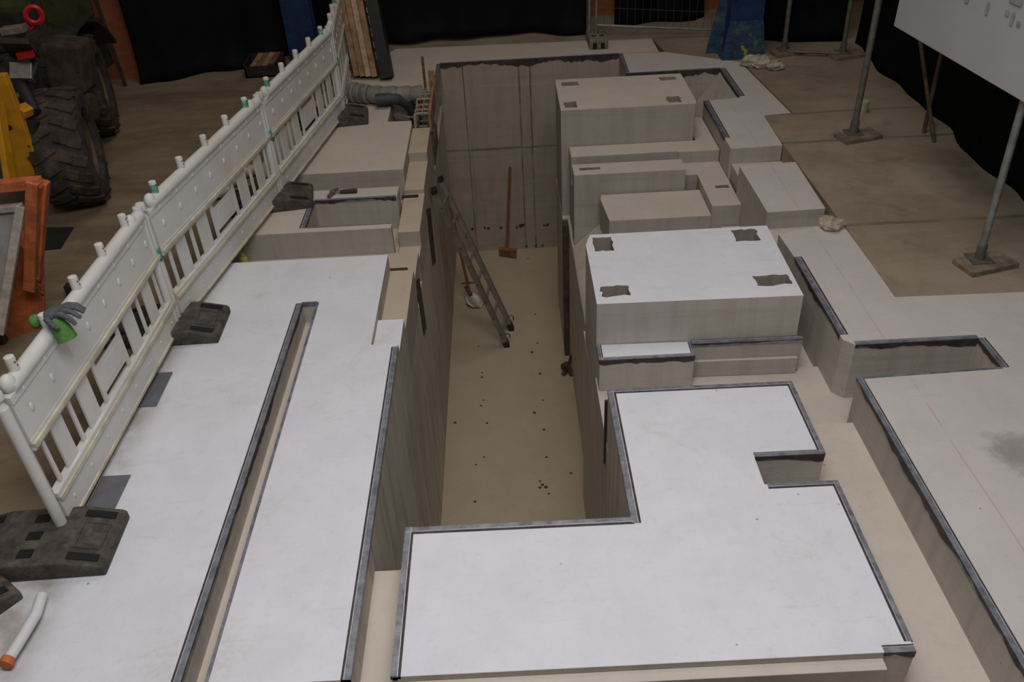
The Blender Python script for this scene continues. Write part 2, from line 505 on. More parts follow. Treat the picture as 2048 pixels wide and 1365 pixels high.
    def build(s, name, mats, parent=None, smooth=False, bevel=0.0, seg=2, origin=None, solid=0.0):
        if not isinstance(mats, (list, tuple)):
            mats = [mats]
        vs = s.v
        loc = Vector((0, 0, 0))
        if parent is None and origin is None:
            lo = Vector((min(p.x for p in vs), min(p.y for p in vs), min(p.z for p in vs)))
            hi = Vector((max(p.x for p in vs), max(p.y for p in vs), 0))
            loc = Vector(((lo.x + hi.x) / 2, (lo.y + hi.y) / 2, lo.z))
        elif origin is not None:
            loc = Vector(origin)
        me = bpy.data.meshes.new(name)
        me.from_pydata([tuple(p - loc) for p in vs], [], s.f)
        for mm in mats:
            me.materials.append(mm)
        me.polygons.foreach_set('material_index', s.mi)
        bm = bmesh.new()
        bm.from_mesh(me)
        bmesh.ops.recalc_face_normals(bm, faces=bm.faces)
        bm.to_mesh(me)
        bm.free()
        if smooth:
            me.polygons.foreach_set('use_smooth', [True] * len(me.polygons))
            try:
                me.set_sharp_from_angle(angle=radians(40))
            except Exception:
                pass
        me.update()
        o = bpy.data.objects.new(name, me)
        COL.objects.link(o)
        o.location = loc
        if parent is not None:
            o.parent = parent
            o.location = (0, 0, 0) if origin is None else loc
        if bevel:
            b = o.modifiers.new('bevel', 'BEVEL')
            b.width = bevel
            b.segments = seg
            b.limit_method = 'ANGLE'
            b.angle_limit = radians(50)
        if solid:
            b = o.modifiers.new('thick', 'SOLIDIFY')
            b.thickness = solid
        return o


def tag(o, label, cat, group=None, kind=None):
    if label:
        o['label'] = label
    if cat:
        o['category'] = cat
    if group:
        o['group'] = group
    if kind or label:
        o['kind'] = kind or 'thing'
    return o


def thing(name, label, cat, loc=(0, 0, 0), rz=0.0, group=None):
    o = bpy.data.objects.new(name, None)
    COL.objects.link(o)
    o.location = loc
    o.rotation_euler = (0, 0, rz)
    o.empty_display_size = 0.2
    return tag(o, label, cat, group)


def copy_tree(o, parent=None):
    c = o.copy()
    COL.objects.link(c)
    c.parent = parent
    for ch in list(o.children):
        copy_tree(ch, c)
    return c


def reface(o, mat, test):
    """give the faces that pass test(centre, normal) in world space another material slot"""
    o.data.materials.append(mat)
    k = len(o.data.materials) - 1
    for p in o.data.polygons:
        if test(p.center + o.location, p.normal):
            p.material_index = k


def rough_hole(px0, py0, px1, py1, z, chip=0.012, skew=0.0):
    """irregular pocket outline from two opposite photo corners on plane z"""
    a, b = at(px0, py0, z), at(px1, py1, z)
    x0, x1 = sorted((a.x, b.x))
    y0, y1 = sorted((a.y, b.y))
    pts = []
    for (p, q) in (((x0, y0), (x1, y0)), ((x1, y0), (x1, y1)), ((x1, y1), (x0, y1)), ((x0, y1), (x0, y0))):
        for k in range(5):
            f = k / 5
            j = chip if k else chip * 0.3
            pts.append((p[0] + (q[0] - p[0]) * f + random.uniform(-j, j), p[1] + (q[1] - p[1]) * f + random.uniform(-j, j)))
    return pts


def trim(parent, a, b, z, inward, w=0.034, flange=0.05, ragged=True, name='edge_angle', lip=True):
    """steel edge angle along a-b (metres, xy), lying inward of the edge, with a hanging flange"""
    a, b = Vector((a[0], a[1], 0)), Vector((b[0], b[1], 0))
    d = (b - a)
    L = d.length
    d.normalize()
    n = Vector((inward[0], inward[1], 0)).normalized()
    org = parent.location
    z += random.uniform(0.0, 0.0012)
    mb = MB()

    def strip(o0, o1, z0, z1, m):
        p = [a + n * o0, b + n * o0, b + n * o1, a + n * o1]
        vs = [Vector((q.x, q.y, zz)) for zz in (z0, z1) for q in p]
        mb.add(vs, [(0, 1, 2, 3), (4, 7, 6, 5), (0, 4, 5, 1), (1, 5, 6, 2), (2, 6, 7, 3), (3, 7, 4, 0)], m)
    strip(-0.003, w * 0.62, z - 0.03, z + 0.004, 0)
    if lip:
        strip(w * 0.62, w * 0.72, z - 0.02, z + 0.006, 1)
        strip(w * 0.72, w, z - 0.02, z + 0.003, 2)
    if flange:
        k = max(6, int(L / 0.035))
        hs, cur = [], 0.5
        for i in range(k + 1):
            cur = min(1.0, max(0.12, cur + random.uniform(-0.22, 0.22)))
            hs.append(cur * (0.85 + 0.15 * random.random()))
        top = [a + d * (L * i / k) - n * 0.004 for i in range(k + 1)]
        vs, fs = [], []
        for i, p in enumerate(top):
            h = flange * (hs[i] if ragged else 1.0)
            vs += [Vector((p.x, p.y, z)), Vector((p.x, p.y, z - h)), Vector((p.x + n.x * 0.006, p.y + n.y * 0.006, z)), Vector((p.x + n.x * 0.006, p.y + n.y * 0.006, z - h))]
        for i in range(k):
            o = i * 4
            fs += [(o, o + 4, o + 5, o + 1), (o + 2, o + 3, o + 7, o + 6), (o + 1, o + 5, o + 7, o + 3), (o, o + 2, o + 6, o + 4)]
        fs += [(0, 1, 3, 2), (k * 4, k * 4 + 2, k * 4 + 3, k * 4 + 1)]
        mb.add(vs, fs, 2 if ragged else 0)
    mb.v = [p - org for p in mb.v]
    return mb.build(name, [M['angle'], M['angle_lip'], M['angle_dark']], parent)


# ================================================================== THE SETTING
PZ = -0.805 * S                            # pit floor level
XL, XR = -0.2431 * S, 0.163 * S            # pit walls
YE = 3.195 * S                            # pit end wall


def struct(o):
    o['kind'] = 'structure'
    return o


# hall floor: a ring around the new foundation
fl = MB()
hole = U((-0.72, 0.95), (-0.80, 0.95), (-0.80, 0.15), (1.5, 0.15), (1.5, 1.478), (1.06, 1.478), (0.79, 1.484), (0.79, 1.80), (0.785, 2.29), (0.79, 2.515), (0.88, 2.525), (0.845, 3.03), (0.60, 3.19), (0.578, 3.37), (-0.42, 3.41), (-0.60, 3.05), (-0.72, 2.6))
outer = U((-3.2, -0.6), (2.6, -0.6), (2.6, 4.4), (-3.2, 4.4))
loops = [[Vector((*p, 0)) for p in outer], [Vector((*p, 0)) for p in hole]]
flat = loops[0] + loops[1]
fl.add([(p.x, p.y, 0.0) for p in flat], [t for t in tessellate_polygon(loops)])
for i in range(len(hole)):
    a_, b_ = hole[i], hole[(i + 1) % len(hole)]
    fl.add([(*a_, 0), (*b_, 0), (*b_, -0.34), (*a_, -0.34)], [(0, 1, 2, 3)])
struct(fl.build('floor', M['hall'], origin=(0, 0, 0)))

# pit floor with its drilled holes
pf = MB()
pf.lohi((XL - 0.1, 0.60 * S, PZ - 0.2), (0.60 * S, YE + 0.1, PZ))
dots = [(1070, 629), (1075, 687), (1080, 748), (1086, 801), (1088, 860), (1093, 915), (964, 746), (964, 755), (967, 801), (974, 847), (952, 930), (968, 915), (950, 1004), (1069, 826), (1098, 988), (1080, 963), (1085, 970), (1092, 975), (1080, 976), (1142, 947), (1064, 705), (957, 693), (910, 846), (962, 812), (1056, 518)]
for (px, py) in dots:
    c = at(px, py, PZ)
    r = random.uniform(0.010, 0.020)
    pf.lathe([(0.001, 0.002), (r, 0.002), (r * 1.05, 0.0)], c, (0, 0, 1), 10, 1)
struct(pf.build('floor', [M['pit_floor'], M['dot']], origin=(0, 0, 0)))

# pit walls
wl = MB().lohi((-0.36 * S, 0.885 * S, PZ), (XL, YE, -0.161 * S))
struct(wl.build('wall_left', M['pit_wall'], origin=(0, 0, 0)))

we = MB().lohi((-0.36 * S, YE, PZ), (0.62 * S, YE + 0.3, -0.095 * S))
for (px, py, rr) in ((1002, 456, .02), (977, 457, .02), (970, 456, .017), (1042, 452, .03), (1034, 455, .018), (1047, 450, .02), (1095, 450, .022), (1088, 451, .015), (945, 458, .02), (1053, 493, .015), (1072, 492, .015), (1085, 491, .015)):
    c = atY(px, py, YE)
    we.lathe([(0.001, 0.004), (rr, 0.004), (rr * 1.1, 0)], c, (0, -1, 0), 9, 1)
struct(we.build('wall_back', [M['pit_end'], M['dot']], origin=(0, 0, 0)))

for (xa, xb, ya, yb, zt) in ((XR, 0.64 * S, 1.228 * S, 1.733 * S, -0.221 * S), (XR + 0.055, 0.64 * S, 1.734 * S, 2.455 * S, -0.287 * S),
                             (XR, 0.64 * S, 2.456 * S, 2.755 * S, -0.286 * S), (0.426 * S, 0.64 * S, 2.756 * S, YE, -0.301 * S)):
    struct(MB().lohi((xa, ya, PZ), (xb, yb, zt)).build('wall_right', M['pit_wall'], origin=(0, 0, 0)))
struct(MB().lohi((-0.36 * S, 0.60 * S, PZ), (-0.19 * S, 0.884 * S, -0.221 * S)).build('wall_front', M['pit_wall'], origin=(0, 0, 0)))

# hall walls far behind the tarps
bw = MB().lohi((-2.4 * S, 3.72 * S, 0), (2.2 * S, 3.80 * S, 5.0))
struct(bw.build('wall_back_brick', M['brick'], origin=(0, 0, 0)))

bl_ = MB().lohi((-2.4 * S, 3.215 * S, 0), (-1.28 * S, 3.30 * S, 5.0))
struct(bl_.build('wall_left_brick', M['brick'], origin=(0, 0, 0)))
# ================================================================== FOUNDATION: floors of channels and trenches
def cell(name, x0, x1, y0, y1, z, mat, zb=-0.22, label=None, cat=None):
    mb = MB().lohi((x0 * S, y0 * S, zb * S), (x1 * S, y1 * S, z * S))
    o = mb.build(name, mat)
    if label:
        tag(o, label, cat)
    return o


def multi(name, cells, mat, label, cat, zb=-0.22, bevel=0.0, kind='thing'):
    mb = MB()
    for (x0, x1, y0, y1, z) in cells:
        mb.lohi((x0 * S, y0 * S, zb * S), (x1 * S, y1 * S, z * S))
    return tag(mb.build(name, mat, bevel=bevel), label, cat, kind=kind)


multi('channel_floor', [(0.378, 0.63, 0.10, 1.20, -0.088), (0.16, 0.64, 1.20, 1.432, -0.133), (0.578, 0.64, 1.432, 2.10, -0.15)],
      M['channel'], 'sunken pinkish concrete channel between front block and right-hand slab', 'channel', kind='structure')
multi('channel_floor', [(-0.36, -0.16, 0.10, 0.884, -0.062)], M['channel'],
      'narrow sunken concrete strip between left slab and front block', 'channel', kind='structure')
multi('trench_floor', [(-0.72, -0.2425, 1.777, 1.911, -0.072)], M['ledge'],
      'cross trench floor between large left slab and slotted slab', 'trench', zb=-0.1, kind='structure')
multi('trench_floor', [(-0.72, -0.30, 1.912, 2.261, -0.0945)], M['ledge'],
      'trench floor under and behind the slotted slab with hammer', 'trench', zb=-0.1, kind='structure')
multi('trench_floor', [(0.64, 0.79, 1.81, 2.284, -0.048)], M['slab_raw'],
      'shallow cross trench either side of small right-hand slab', 'trench', zb=-0.1, kind='structure')

# ---- left pit-side ledges
multi('pit_ledge', [(-0.30, -0.2425, 1.41, 1.525, -0.018)], M['slab'], 'whitish rough concrete ledge notched into large left slab', 'ledge', zb=-0.16)
multi('pit_ledge', [(-0.30, -0.2425, 1.525, 1.776, -0.045)], M['ledge'], 'brown rough ledge with steel stub beside large left slab', 'ledge', zb=-0.16)
multi('pit_ledge', [(-0.299, -0.2415, 1.985, 2.21, -0.052)], M['ledge'], 'brown stepped ledge block beside the slotted slab', 'ledge', zb=-0.16, bevel=0.006)
multi('pit_ledge', [(-0.299, -0.2425, 2.21, 2.405, -0.040)], M['ledge'], 'middle step of brown ledge beside far left slab', 'ledge', zb=-0.16, bevel=0.006)
multi('pit_ledge', [(-0.299, -0.2425, 2.405, 2.60, -0.012)], M['ledge'], 'highest step of brown ledge nearest the rebar cage', 'ledge', zb=-0.16, bevel=0.006)
multi('pit_ledge', [(-0.299, -0.2425, 1.912, 1.984, -0.095)], M['ledge'], 'low strip of pit edge between two brown ledges', 'ledge', zb=-0.16)

# ---- left slabs
g = -0.243
slotL, slotR, slotY = -0.4685, -0.4345, 1.580
ls_poly = U((-0.72, 0.95), (-0.80, 0.95), (-0.80, 0.15), (slotL, 0.15), (slotL, slotY), (slotR, slotY), (slotR, 0.656), (g, 0.656), (g, 1.41), (-0.298, 1.41), (-0.298, 1.776), (-0.72, 1.776))
lsm = MB().prism(ls_poly, -0.16 * S, 0)
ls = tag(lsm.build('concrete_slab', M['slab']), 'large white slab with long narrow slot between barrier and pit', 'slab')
reface(ls, M['pit_wall'], lambda c, n: n.x > 0.9 and c.x > -0.25 * S)
sf = MB().lohi((slotL * S, 0.15 * S, -0.16 * S), (slotR * S, slotY * S, -0.05 * S))
sf.v = [p - ls.location for p in sf.v]
sf.build('slot_floor', M['channel'], ls)
trim(ls, U((slotL, 0.15))[0], U((slotL, slotY))[0], 0, (-1, 0), 0.042, 0.05)
trim(ls, U((slotR, 0.656))[0], U((slotR, slotY))[0], 0, (1, 0), 0.022, 0, lip=False)
trim(ls, U((slotL, slotY))[0], U((slotR, slotY))[0], 0, (0, 1), 0.02, 0, lip=False)
trim(ls, U((g, 0.656))[0], U((g, 1.398))[0], 0, (-1, 0), 0.042, 0.02, False)

sb_poly = U((-0.72, 1.912), (-0.303, 1.912), (-0.303, 1.934), (-0.524, 1.934), (-0.524, 2.088), (-0.303, 2.088), (-0.303, 2.152), (-0.72, 2.152))
sbm = MB().prism(sb_poly, -0.094 * S, 0)
sb = tag(sbm.build('concrete_slab', M['slab_raw'], bevel=0.004), 'small slotted slab under the hammer beside pit edge', 'slab')
trim(sb, U((-0.524, 1.934))[0], U((-0.524, 2.088))[0], 0, (-1, 0), 0.045, 0.05)
trim(sb, U((-0.524, 2.088))[0], U((-0.306, 2.088))[0], 0, (0, 1), 0.03, 0.075)
trim(sb, U((-0.524, 1.934))[0], U((-0.306, 1.934))[0], 0, (0, -1), 0.008, 0, lip=False)

fl_poly = U((-0.72, 2.262), (-0.30, 2.262), (-0.30, 2.60), (-0.303, 2.632), (-0.379, 2.636), (-0.382, 2.85), (-0.245, 2.87), (-0.2365, 3.197), (0.578, 3.197), (0.578, 3.37), (-0.42, 3.41), (-0.60, 3.05), (-0.72, 2.6))
flm = MB().prism(fl_poly, -0.0945 * S, 0)
fs_ = tag(flm.build('concrete_slab', M['slab_raw']), 'far slab wrapping the left and far end of pit', 'slab')
reface(fs_, M['pit_end'], lambda c, n: n.y < -0.9 and c.y > 3.1 * S)
reface(fs_, M['pit_wall'], lambda c, n: n.x > 0.9 and c.y > 2.86 * S)
trim(fs_, U((-0.2365, 2.88))[0], U((-0.2365, 3.19))[0], 0, (-1, 0), 0.04, 0.02, False)
trim(fs_, U((-0.236, 3.197))[0], U((0.43, 3.197))[0], 0, (0, 1), 0.025, 0.10)
# soil at the bottom of the open rebar pocket
eb = MB()
for k in range(60):
    x, y = random.uniform(-0.375, -0.255) * S, random.uniform(2.645, 2.845) * S
    r = random.uniform(0.03, 0.085)
    eb.ball((x, y, -0.10 * S + r * 0.2), r, (1, random.uniform(0.6, 1.2), random.uniform(0.4, 0.8)), 7, 5)
eb.lohi((-0.379 * S, 2.64 * S, -0.16 * S), (-0.2425 * S, 2.85 * S, -0.098 * S))
tag(eb.build('soil', M['earth'], smooth=True), 'brown rubble soil in the open pocket under rebar cage', 'soil', kind='stuff')

# ---- right slabs
rs_poly = U((0.620, 0.10), (1.5, 0.10), (1.5, 1.478), (1.06, 1.478), (0.79, 1.484), (0.793, 1.80), (0.74, 1.806), (0.628, 1.776), (0.6335, 1.665), (0.6335, 1.345), (0.652, 1.325), (0.889, 1.325), (0.889, 1.232), (0.619, 1.223))
rsm = MB().prism(rs_poly, -0.16 * S, 0)
rs = tag(rsm.build('concrete_slab', M['slab_chalk'], bevel=0.004), 'large right-hand white slab with short side slot and red chalk line', 'slab')
trim(rs, U((0.620, 0.10))[0], U((0.619, 1.223))[0], 0, (1, 0), 0.038, 0.06)
trim(rs, U((0.6335, 1.36))[0], U((0.6335, 1.665))[0], 0, (1, 0), 0.055, 0.09)
trim(rs, U((0.652, 1.325))[0], U((0.889, 1.325))[0], 0, (0, 1), 0.035, 0.075)
trim(rs, U((0.889, 1.325))[0], U((0.889, 1.232))[0], 0, (1, 0), 0.045, 0.06)
trim(rs, U((0.619, 1.223))[0], U((0.889, 1.232))[0], 0, (0, -1), 0.02, 0, lip=False)
sl = MB().lohi((0.62 * S, 1.22 * S, -0.16 * S), (0.90 * S, 1.35 * S, -0.1335 * S))
sl.v = [p - rs.location for p in sl.v]
sl.build('slot_floor', M['channel'], rs)

rb_poly = U((0.632, 1.888), (0.777, 1.892), (0.785, 2.172), (0.629, 2.164))
rbm = MB().prism(rb_poly, -0.2 * S, 0)
tag(rbm.build('concrete_slab', M['slab_chalk'], bevel=0.005), 'small square slab standing alone between two cross trenches', 'slab')

rf_poly = U((0.633, 2.283), (0.783, 2.288), (0.79, 2.513), (0.876, 2.522), (0.84, 3.03), (0.60, 3.19), (0.432, 3.196), (0.427, 2.969), (0.756, 2.971), (0.756, 2.682), (0.636, 2.668))
rfm = MB().prism(rf_poly, -0.2 * S, 0)
rf = tag(rfm.build('concrete_slab', M['slab_chalk'], bevel=0.005), 'far right slab around triangular opening beside blue column', 'slab')
trim(rf, U((0.633, 2.36))[0], U((0.636, 2.666))[0], 0, (1, 0), 0.055, 0.05)
trim(rf, U((0.756, 2.69))[0], U((0.756, 2.97))[0], 0, (1, 0), 0.06, 0.05)
trim(rf, U((0.427, 2.969))[0], U((0.756, 2.971))[0], 0, (0, 1), 0.03, 0.09)
trim(rf, U((0.432, 3.196))[0], U((0.427, 2.969))[0], 0, (1, 0), 0.04, 0.04)
ow = MB()
oa = U((0.7555, -0.012), (0.62, -0.195), (0.62, -0.239), (0.7555, -0.239))
ow.add([(x, 2.684 * S, z) for x, z in oa] + [(x, 2.968 * S, z) for x, z in oa], [(0, 1, 2, 3), (7, 6, 5, 4)] + [(i, (i + 1) % 4, (i + 1) % 4 + 4, i + 4) for i in range(4)])
tag(ow.build('sloping_wedge', M['channel']), 'pale sloping concrete face inside the opening behind far machine block', 'wedge')
multi('opening_floor', [(0.426, 0.78, 2.66, 2.98, -0.24)], M['ledge'], 'dim concrete floor of the opening behind far machine block', 'opening', zb=-0.30, kind='structure')

# ---- the big front block
fb_poly = U((-0.189, 0.657), (0.496, 0.657), (0.497, 0.967), (0.3815, 0.968), (0.3815, 1.031), (0.498, 1.030), (0.498, 1.223), (0.1605, 1.226), (0.1605, 0.912), (-0.189, 0.914))
fbm = MB().prism(fb_poly, PZ + 0.002, 0)
fb = tag(fbm.build('foundation_block', M['slab'], bevel=0.004), 'big front L-shaped white block with square notch and steel edging', 'block')
reface(fb, M['pit_wall'], lambda c, n: n.x < -0.9 or (n.y > 0.9 and c.y < 0.95 * S))
trim(fb, U((-0.189, 0.657))[0], U((-0.189, 0.914))[0], 0, (1, 0), 0.042, 0.02, False)
trim(fb, U((-0.189, 0.913))[0], U((0.163, 0.911))[0], 0, (0, -1), 0.042, 0.02, False)
trim(fb, U((0.1605, 0.90))[0], U((0.1605, 1.224))[0], 0, (1, 0), 0.046, 0.02, False)
trim(fb, U((0.162, 1.2255))[0], U((0.497, 1.2225))[0], 0, (0, -1), 0.036, 0.02, False)
trim(fb, U((0.498, 1.222))[0], U((0.498, 1.031))[0], 0, (-1, 0), 0.034, 0.03, False)
trim(fb, U((0.3815, 1.031))[0], U((0.498, 1.0305))[0], 0, (0, 1), 0.032, 0.06)
trim(fb, U((0.385, 0.9675))[0], U((0.497, 0.967))[0], 0, (0, -1), 0.034, 0.0)
trim(fb, U((0.497, 0.966))[0], U((0.4965, 0.672))[0], 0, (-1, 0), 0.034, 0.03, False)
trim(fb, U((0.455, 0.657))[0], U((0.496, 0.657))[0], 0, (0, 1), 0.035, 0.05)

# ---- middle machine block with anchor pockets and steps
MT, TT = 0.048 * S, 0.065 * S
y0, y1 = 1.443, 1.733
mb_poly = U((0.1625, y0), (0.5775, y0 - 0.008), (0.583, y1), (0.177, y1), (0.1635, y1 - 0.045))
holes = [(rough_hole(1190, 503, 1222, 474, MT, 0.008), 0.2), (rough_hole(1472, 483, 1510, 458, MT, 0.014), 0.2),
         (rough_hole(1514, 572, 1574, 549, MT, 0.012), 0.2), (rough_hole(1204, 594, 1256, 571, MT, 0.012), 0.2)]
mbm = MB().prism(mb_poly, -0.22 * S, MT, holes, pocket_m=1)
mbk = tag(mbm.build('machine_block', [M['slab'], M['pocket']], bevel=0.006), 'white-topped middle block with four anchor pockets', 'block')
lp_ = MB().lohi((-0.188 * S, 0.6395 * S, -0.20 * S), (0.455 * S, 0.657 * S, -0.011 * S))
lp_.v = [p - fb.location for p in lp_.v]
lp_.build('front_lip', M['slab_raw'], fb, bevel=0.004)
st = MB().prism(U((0.163, 1.387), (0.357, 1.386), (0.357, 1.4365), (0.163, 1.4415)), -0.132 * S, -0.053 * S)
sto = tag(st.build('step', M['slab'], bevel=0.004), 'short white step with steel lip on front of middle block', 'step')
trim(sto, U((0.163, 1.387))[0], U((0.357, 1.386))[0], -0.053 * S, (0, 1), 0.03, 0.055)
trim(sto, U((0.357, 1.386))[0], U((0.357, 1.434))[0], -0.053 * S, (-1, 0), 0.02, 0.04)
trim(sto, U((0.163, 1.387))[0], U((0.163, 1.440))[0], -0.053 * S, (1, 0), 0.03, 0.02)
st2 = MB().prism(U((0.358, 1.424), (0.587, 1.420), (0.587, 1.432), (0.358, 1.437)), -0.132 * S, -0.050 * S)
st2.prism(U((0.358, 1.417), (0.58, 1.412), (0.58, 1.420), (0.358, 1.424)), -0.132 * S, -0.092 * S)
st2o = tag(st2.build('step', M['slab_raw'], bevel=0.003), 'narrow long ledge with steel lip on front of middle block', 'step')
trim(st2o, U((0.358, 1.424))[0], U((0.587, 1.420))[0], -0.050 * S, (0, 1), 0.04, 0.03)

# ---- between the blocks: steps, bars, pockets
rp = MB()
ra = U((0.180, -0.283), (0.27, -0.201), (0.63, -0.201), (0.63, -0.2865), (0.180, -0.2865))
n = len(ra)
ya, yb = 1.735 * S, 2.266 * S
rp.add([(x, ya, z) for x, z in ra] + [(x, yb, z) for x, z in ra], [tuple(range(n)), tuple(range(2 * n - 1, n - 1, -1))] + [(i, (i + 1) % n, (i + 1) % n + n, i + n) for i in range(n)])
tag(rp.build('sloping_ledge', M['channel']), 'pale sloping concrete ledge behind the left corner of middle block', 'ledge')

cst = MB().prism(U((0.268, 2.10), (0.5495, 2.10), (0.5495, 2.262), (0.262, 2.262), (0.258, 2.235)), -0.2 * S, -0.113 * S)
tag(cst.build('step', M['slab_raw'], bevel=0.006), 'wide low concrete step right behind the middle block', 'step')
dh = [(rough_hole(1432, 377, 1456, 370, -0.088 * S, 0.006), 0.10)]
dst = MB().prism(U((0.5505, 2.105), (0.630, 2.105), (0.632, 2.395), (0.5075, 2.395), (0.5075, 2.31), (0.5505, 2.31)), -0.2 * S, -0.088 * S, dh, pocket_m=1)
tag(dst.build('step', [M['slab_raw'], M['pocket']], bevel=0.006), 'small step with one pocket next to right channel wall', 'step')
eh = [(rough_hole(1160, 341, 1200, 334, -0.05 * S, 0.006), 0.12)]
est = MB().prism(U((0.185, 2.268), (0.5065, 2.268), (0.5065, 2.342), (0.185, 2.342)), -0.284 * S, -0.05 * S, eh, pocket_m=1)
tag(est.build('concrete_bar', [M['slab_raw'], M['pocket']], bevel=0.02), 'long narrow concrete bar with pocket at its left end', 'bar')
fst = MB().prism(U((0.187, 2.40), (0.5085, 2.40), (0.5085, 2.395), (0.632, 2.395), (0.632, 2.66), (0.575, 2.66), (0.575, 2.474), (0.187, 2.474)), -0.284 * S, -0.05 * S)
tag(fst.build('concrete_bar', M['slab_raw'], bevel=0.015), 'long narrow ledge along the foot of far machine block', 'bar')
gst = MB().lohi((0.187 * S, 2.343 * S, -0.284 * S), (0.506 * S, 2.399 * S, -0.13 * S))
tag(gst.build('gap_floor', M['channel']), 'dim gap floor between the two long concrete bars', 'gap')

# ---- far machine block
tb_poly = U((0.1635, 2.478), (0.567, 2.476), (0.573, 2.50), (0.573, 2.752), (0.1655, 2.755), (0.1635, 2.70))
holes = [(rough_hole(1124, 172, 1156, 163, TT, 0.008), 0.12), (rough_hole(1320, 161, 1350, 153, TT, 0.010), 0.12),
         (rough_hole(1337, 205, 1358, 192, TT, 0.010), 0.12), (rough_hole(1130, 216, 1152, 203, TT, 0.008), 0.12)]
tbm = MB().prism(tb_poly, -0.2855 * S, TT, holes, pocket_m=1)
tag(tbm.build('machine_block', [M['slab_raw'], M['pocket']], bevel=0.008), 'far raised block with four anchor pockets at the pit end', 'block')

# pit wall strips: dark joint under middle block and a dark strip painting shade at the far block
jt = MB()
jt.bar((XR - 0.004, 1.232 * S, -0.19 * S), (XR - 0.004, 1.232 * S, -0.03 * S), 0.04, 0.02)
tag(jt.build('joint_shade_strip', M['angle_dark']), 'thin black joint strip between front block and step', 'joint')
shade_strip = MB().lohi((XR - 0.004, 2.415 * S, PZ + 0.01), (XR + 0.05, 2.4545 * S, -0.29 * S))
tag(shade_strip.build('joint_shade_strip', M['mud_and_shade']), 'tall dark strip of painted shade down the right pit wall', 'joint')

for q, lab in ((((853, 420), (861, 415), (872, 525), (866, 530)), 'dark wedge strip on left pit wall beside slotted slab'),
               (((833, 562), (839, 556), (853, 655), (849, 672)), 'dark wedge strip on left pit wall beside whitish ledge')):
    vs = [atX(px, py, XL + 0.008) for px, py in q]  # dark wedge-shaped strips laid on the left pit wall
    vs2 = [p - Vector((0.007, 0, 0)) for p in vs]
    tag(MB().add(vs + vs2, [(0, 1, 2, 3), (4, 7, 6, 5), (0, 4, 5, 1), (1, 5, 6, 2), (2, 6, 7, 3), (3, 7, 4, 0)]).build('wall_strip', M['angle_dark']), lab, 'strip', kind='thing')
# steel stubs over the ledges
for (px, py, lab) in ((782, 541, 'short dark steel stub over brown ledge beside large left slab'), (808, 394, 'short dark steel stub over ledge beside far left slab')):
    p = atX(px, py, -0.298 * S)
    st_ = MB().tube([p + Vector((-0.02, 0, 0)), p + Vector((0.135, 0, 0))], 0.017, 10)
    st_.lathe([(0.001, 0.137), (0.013, 0.137), (0.013, 0.13)], p, (1, 0, 0), 10)
    tag(st_.build('steel_stub', M['machine_dark'], smooth=True), lab, 'stub', 'steel stubs on the left ledge')

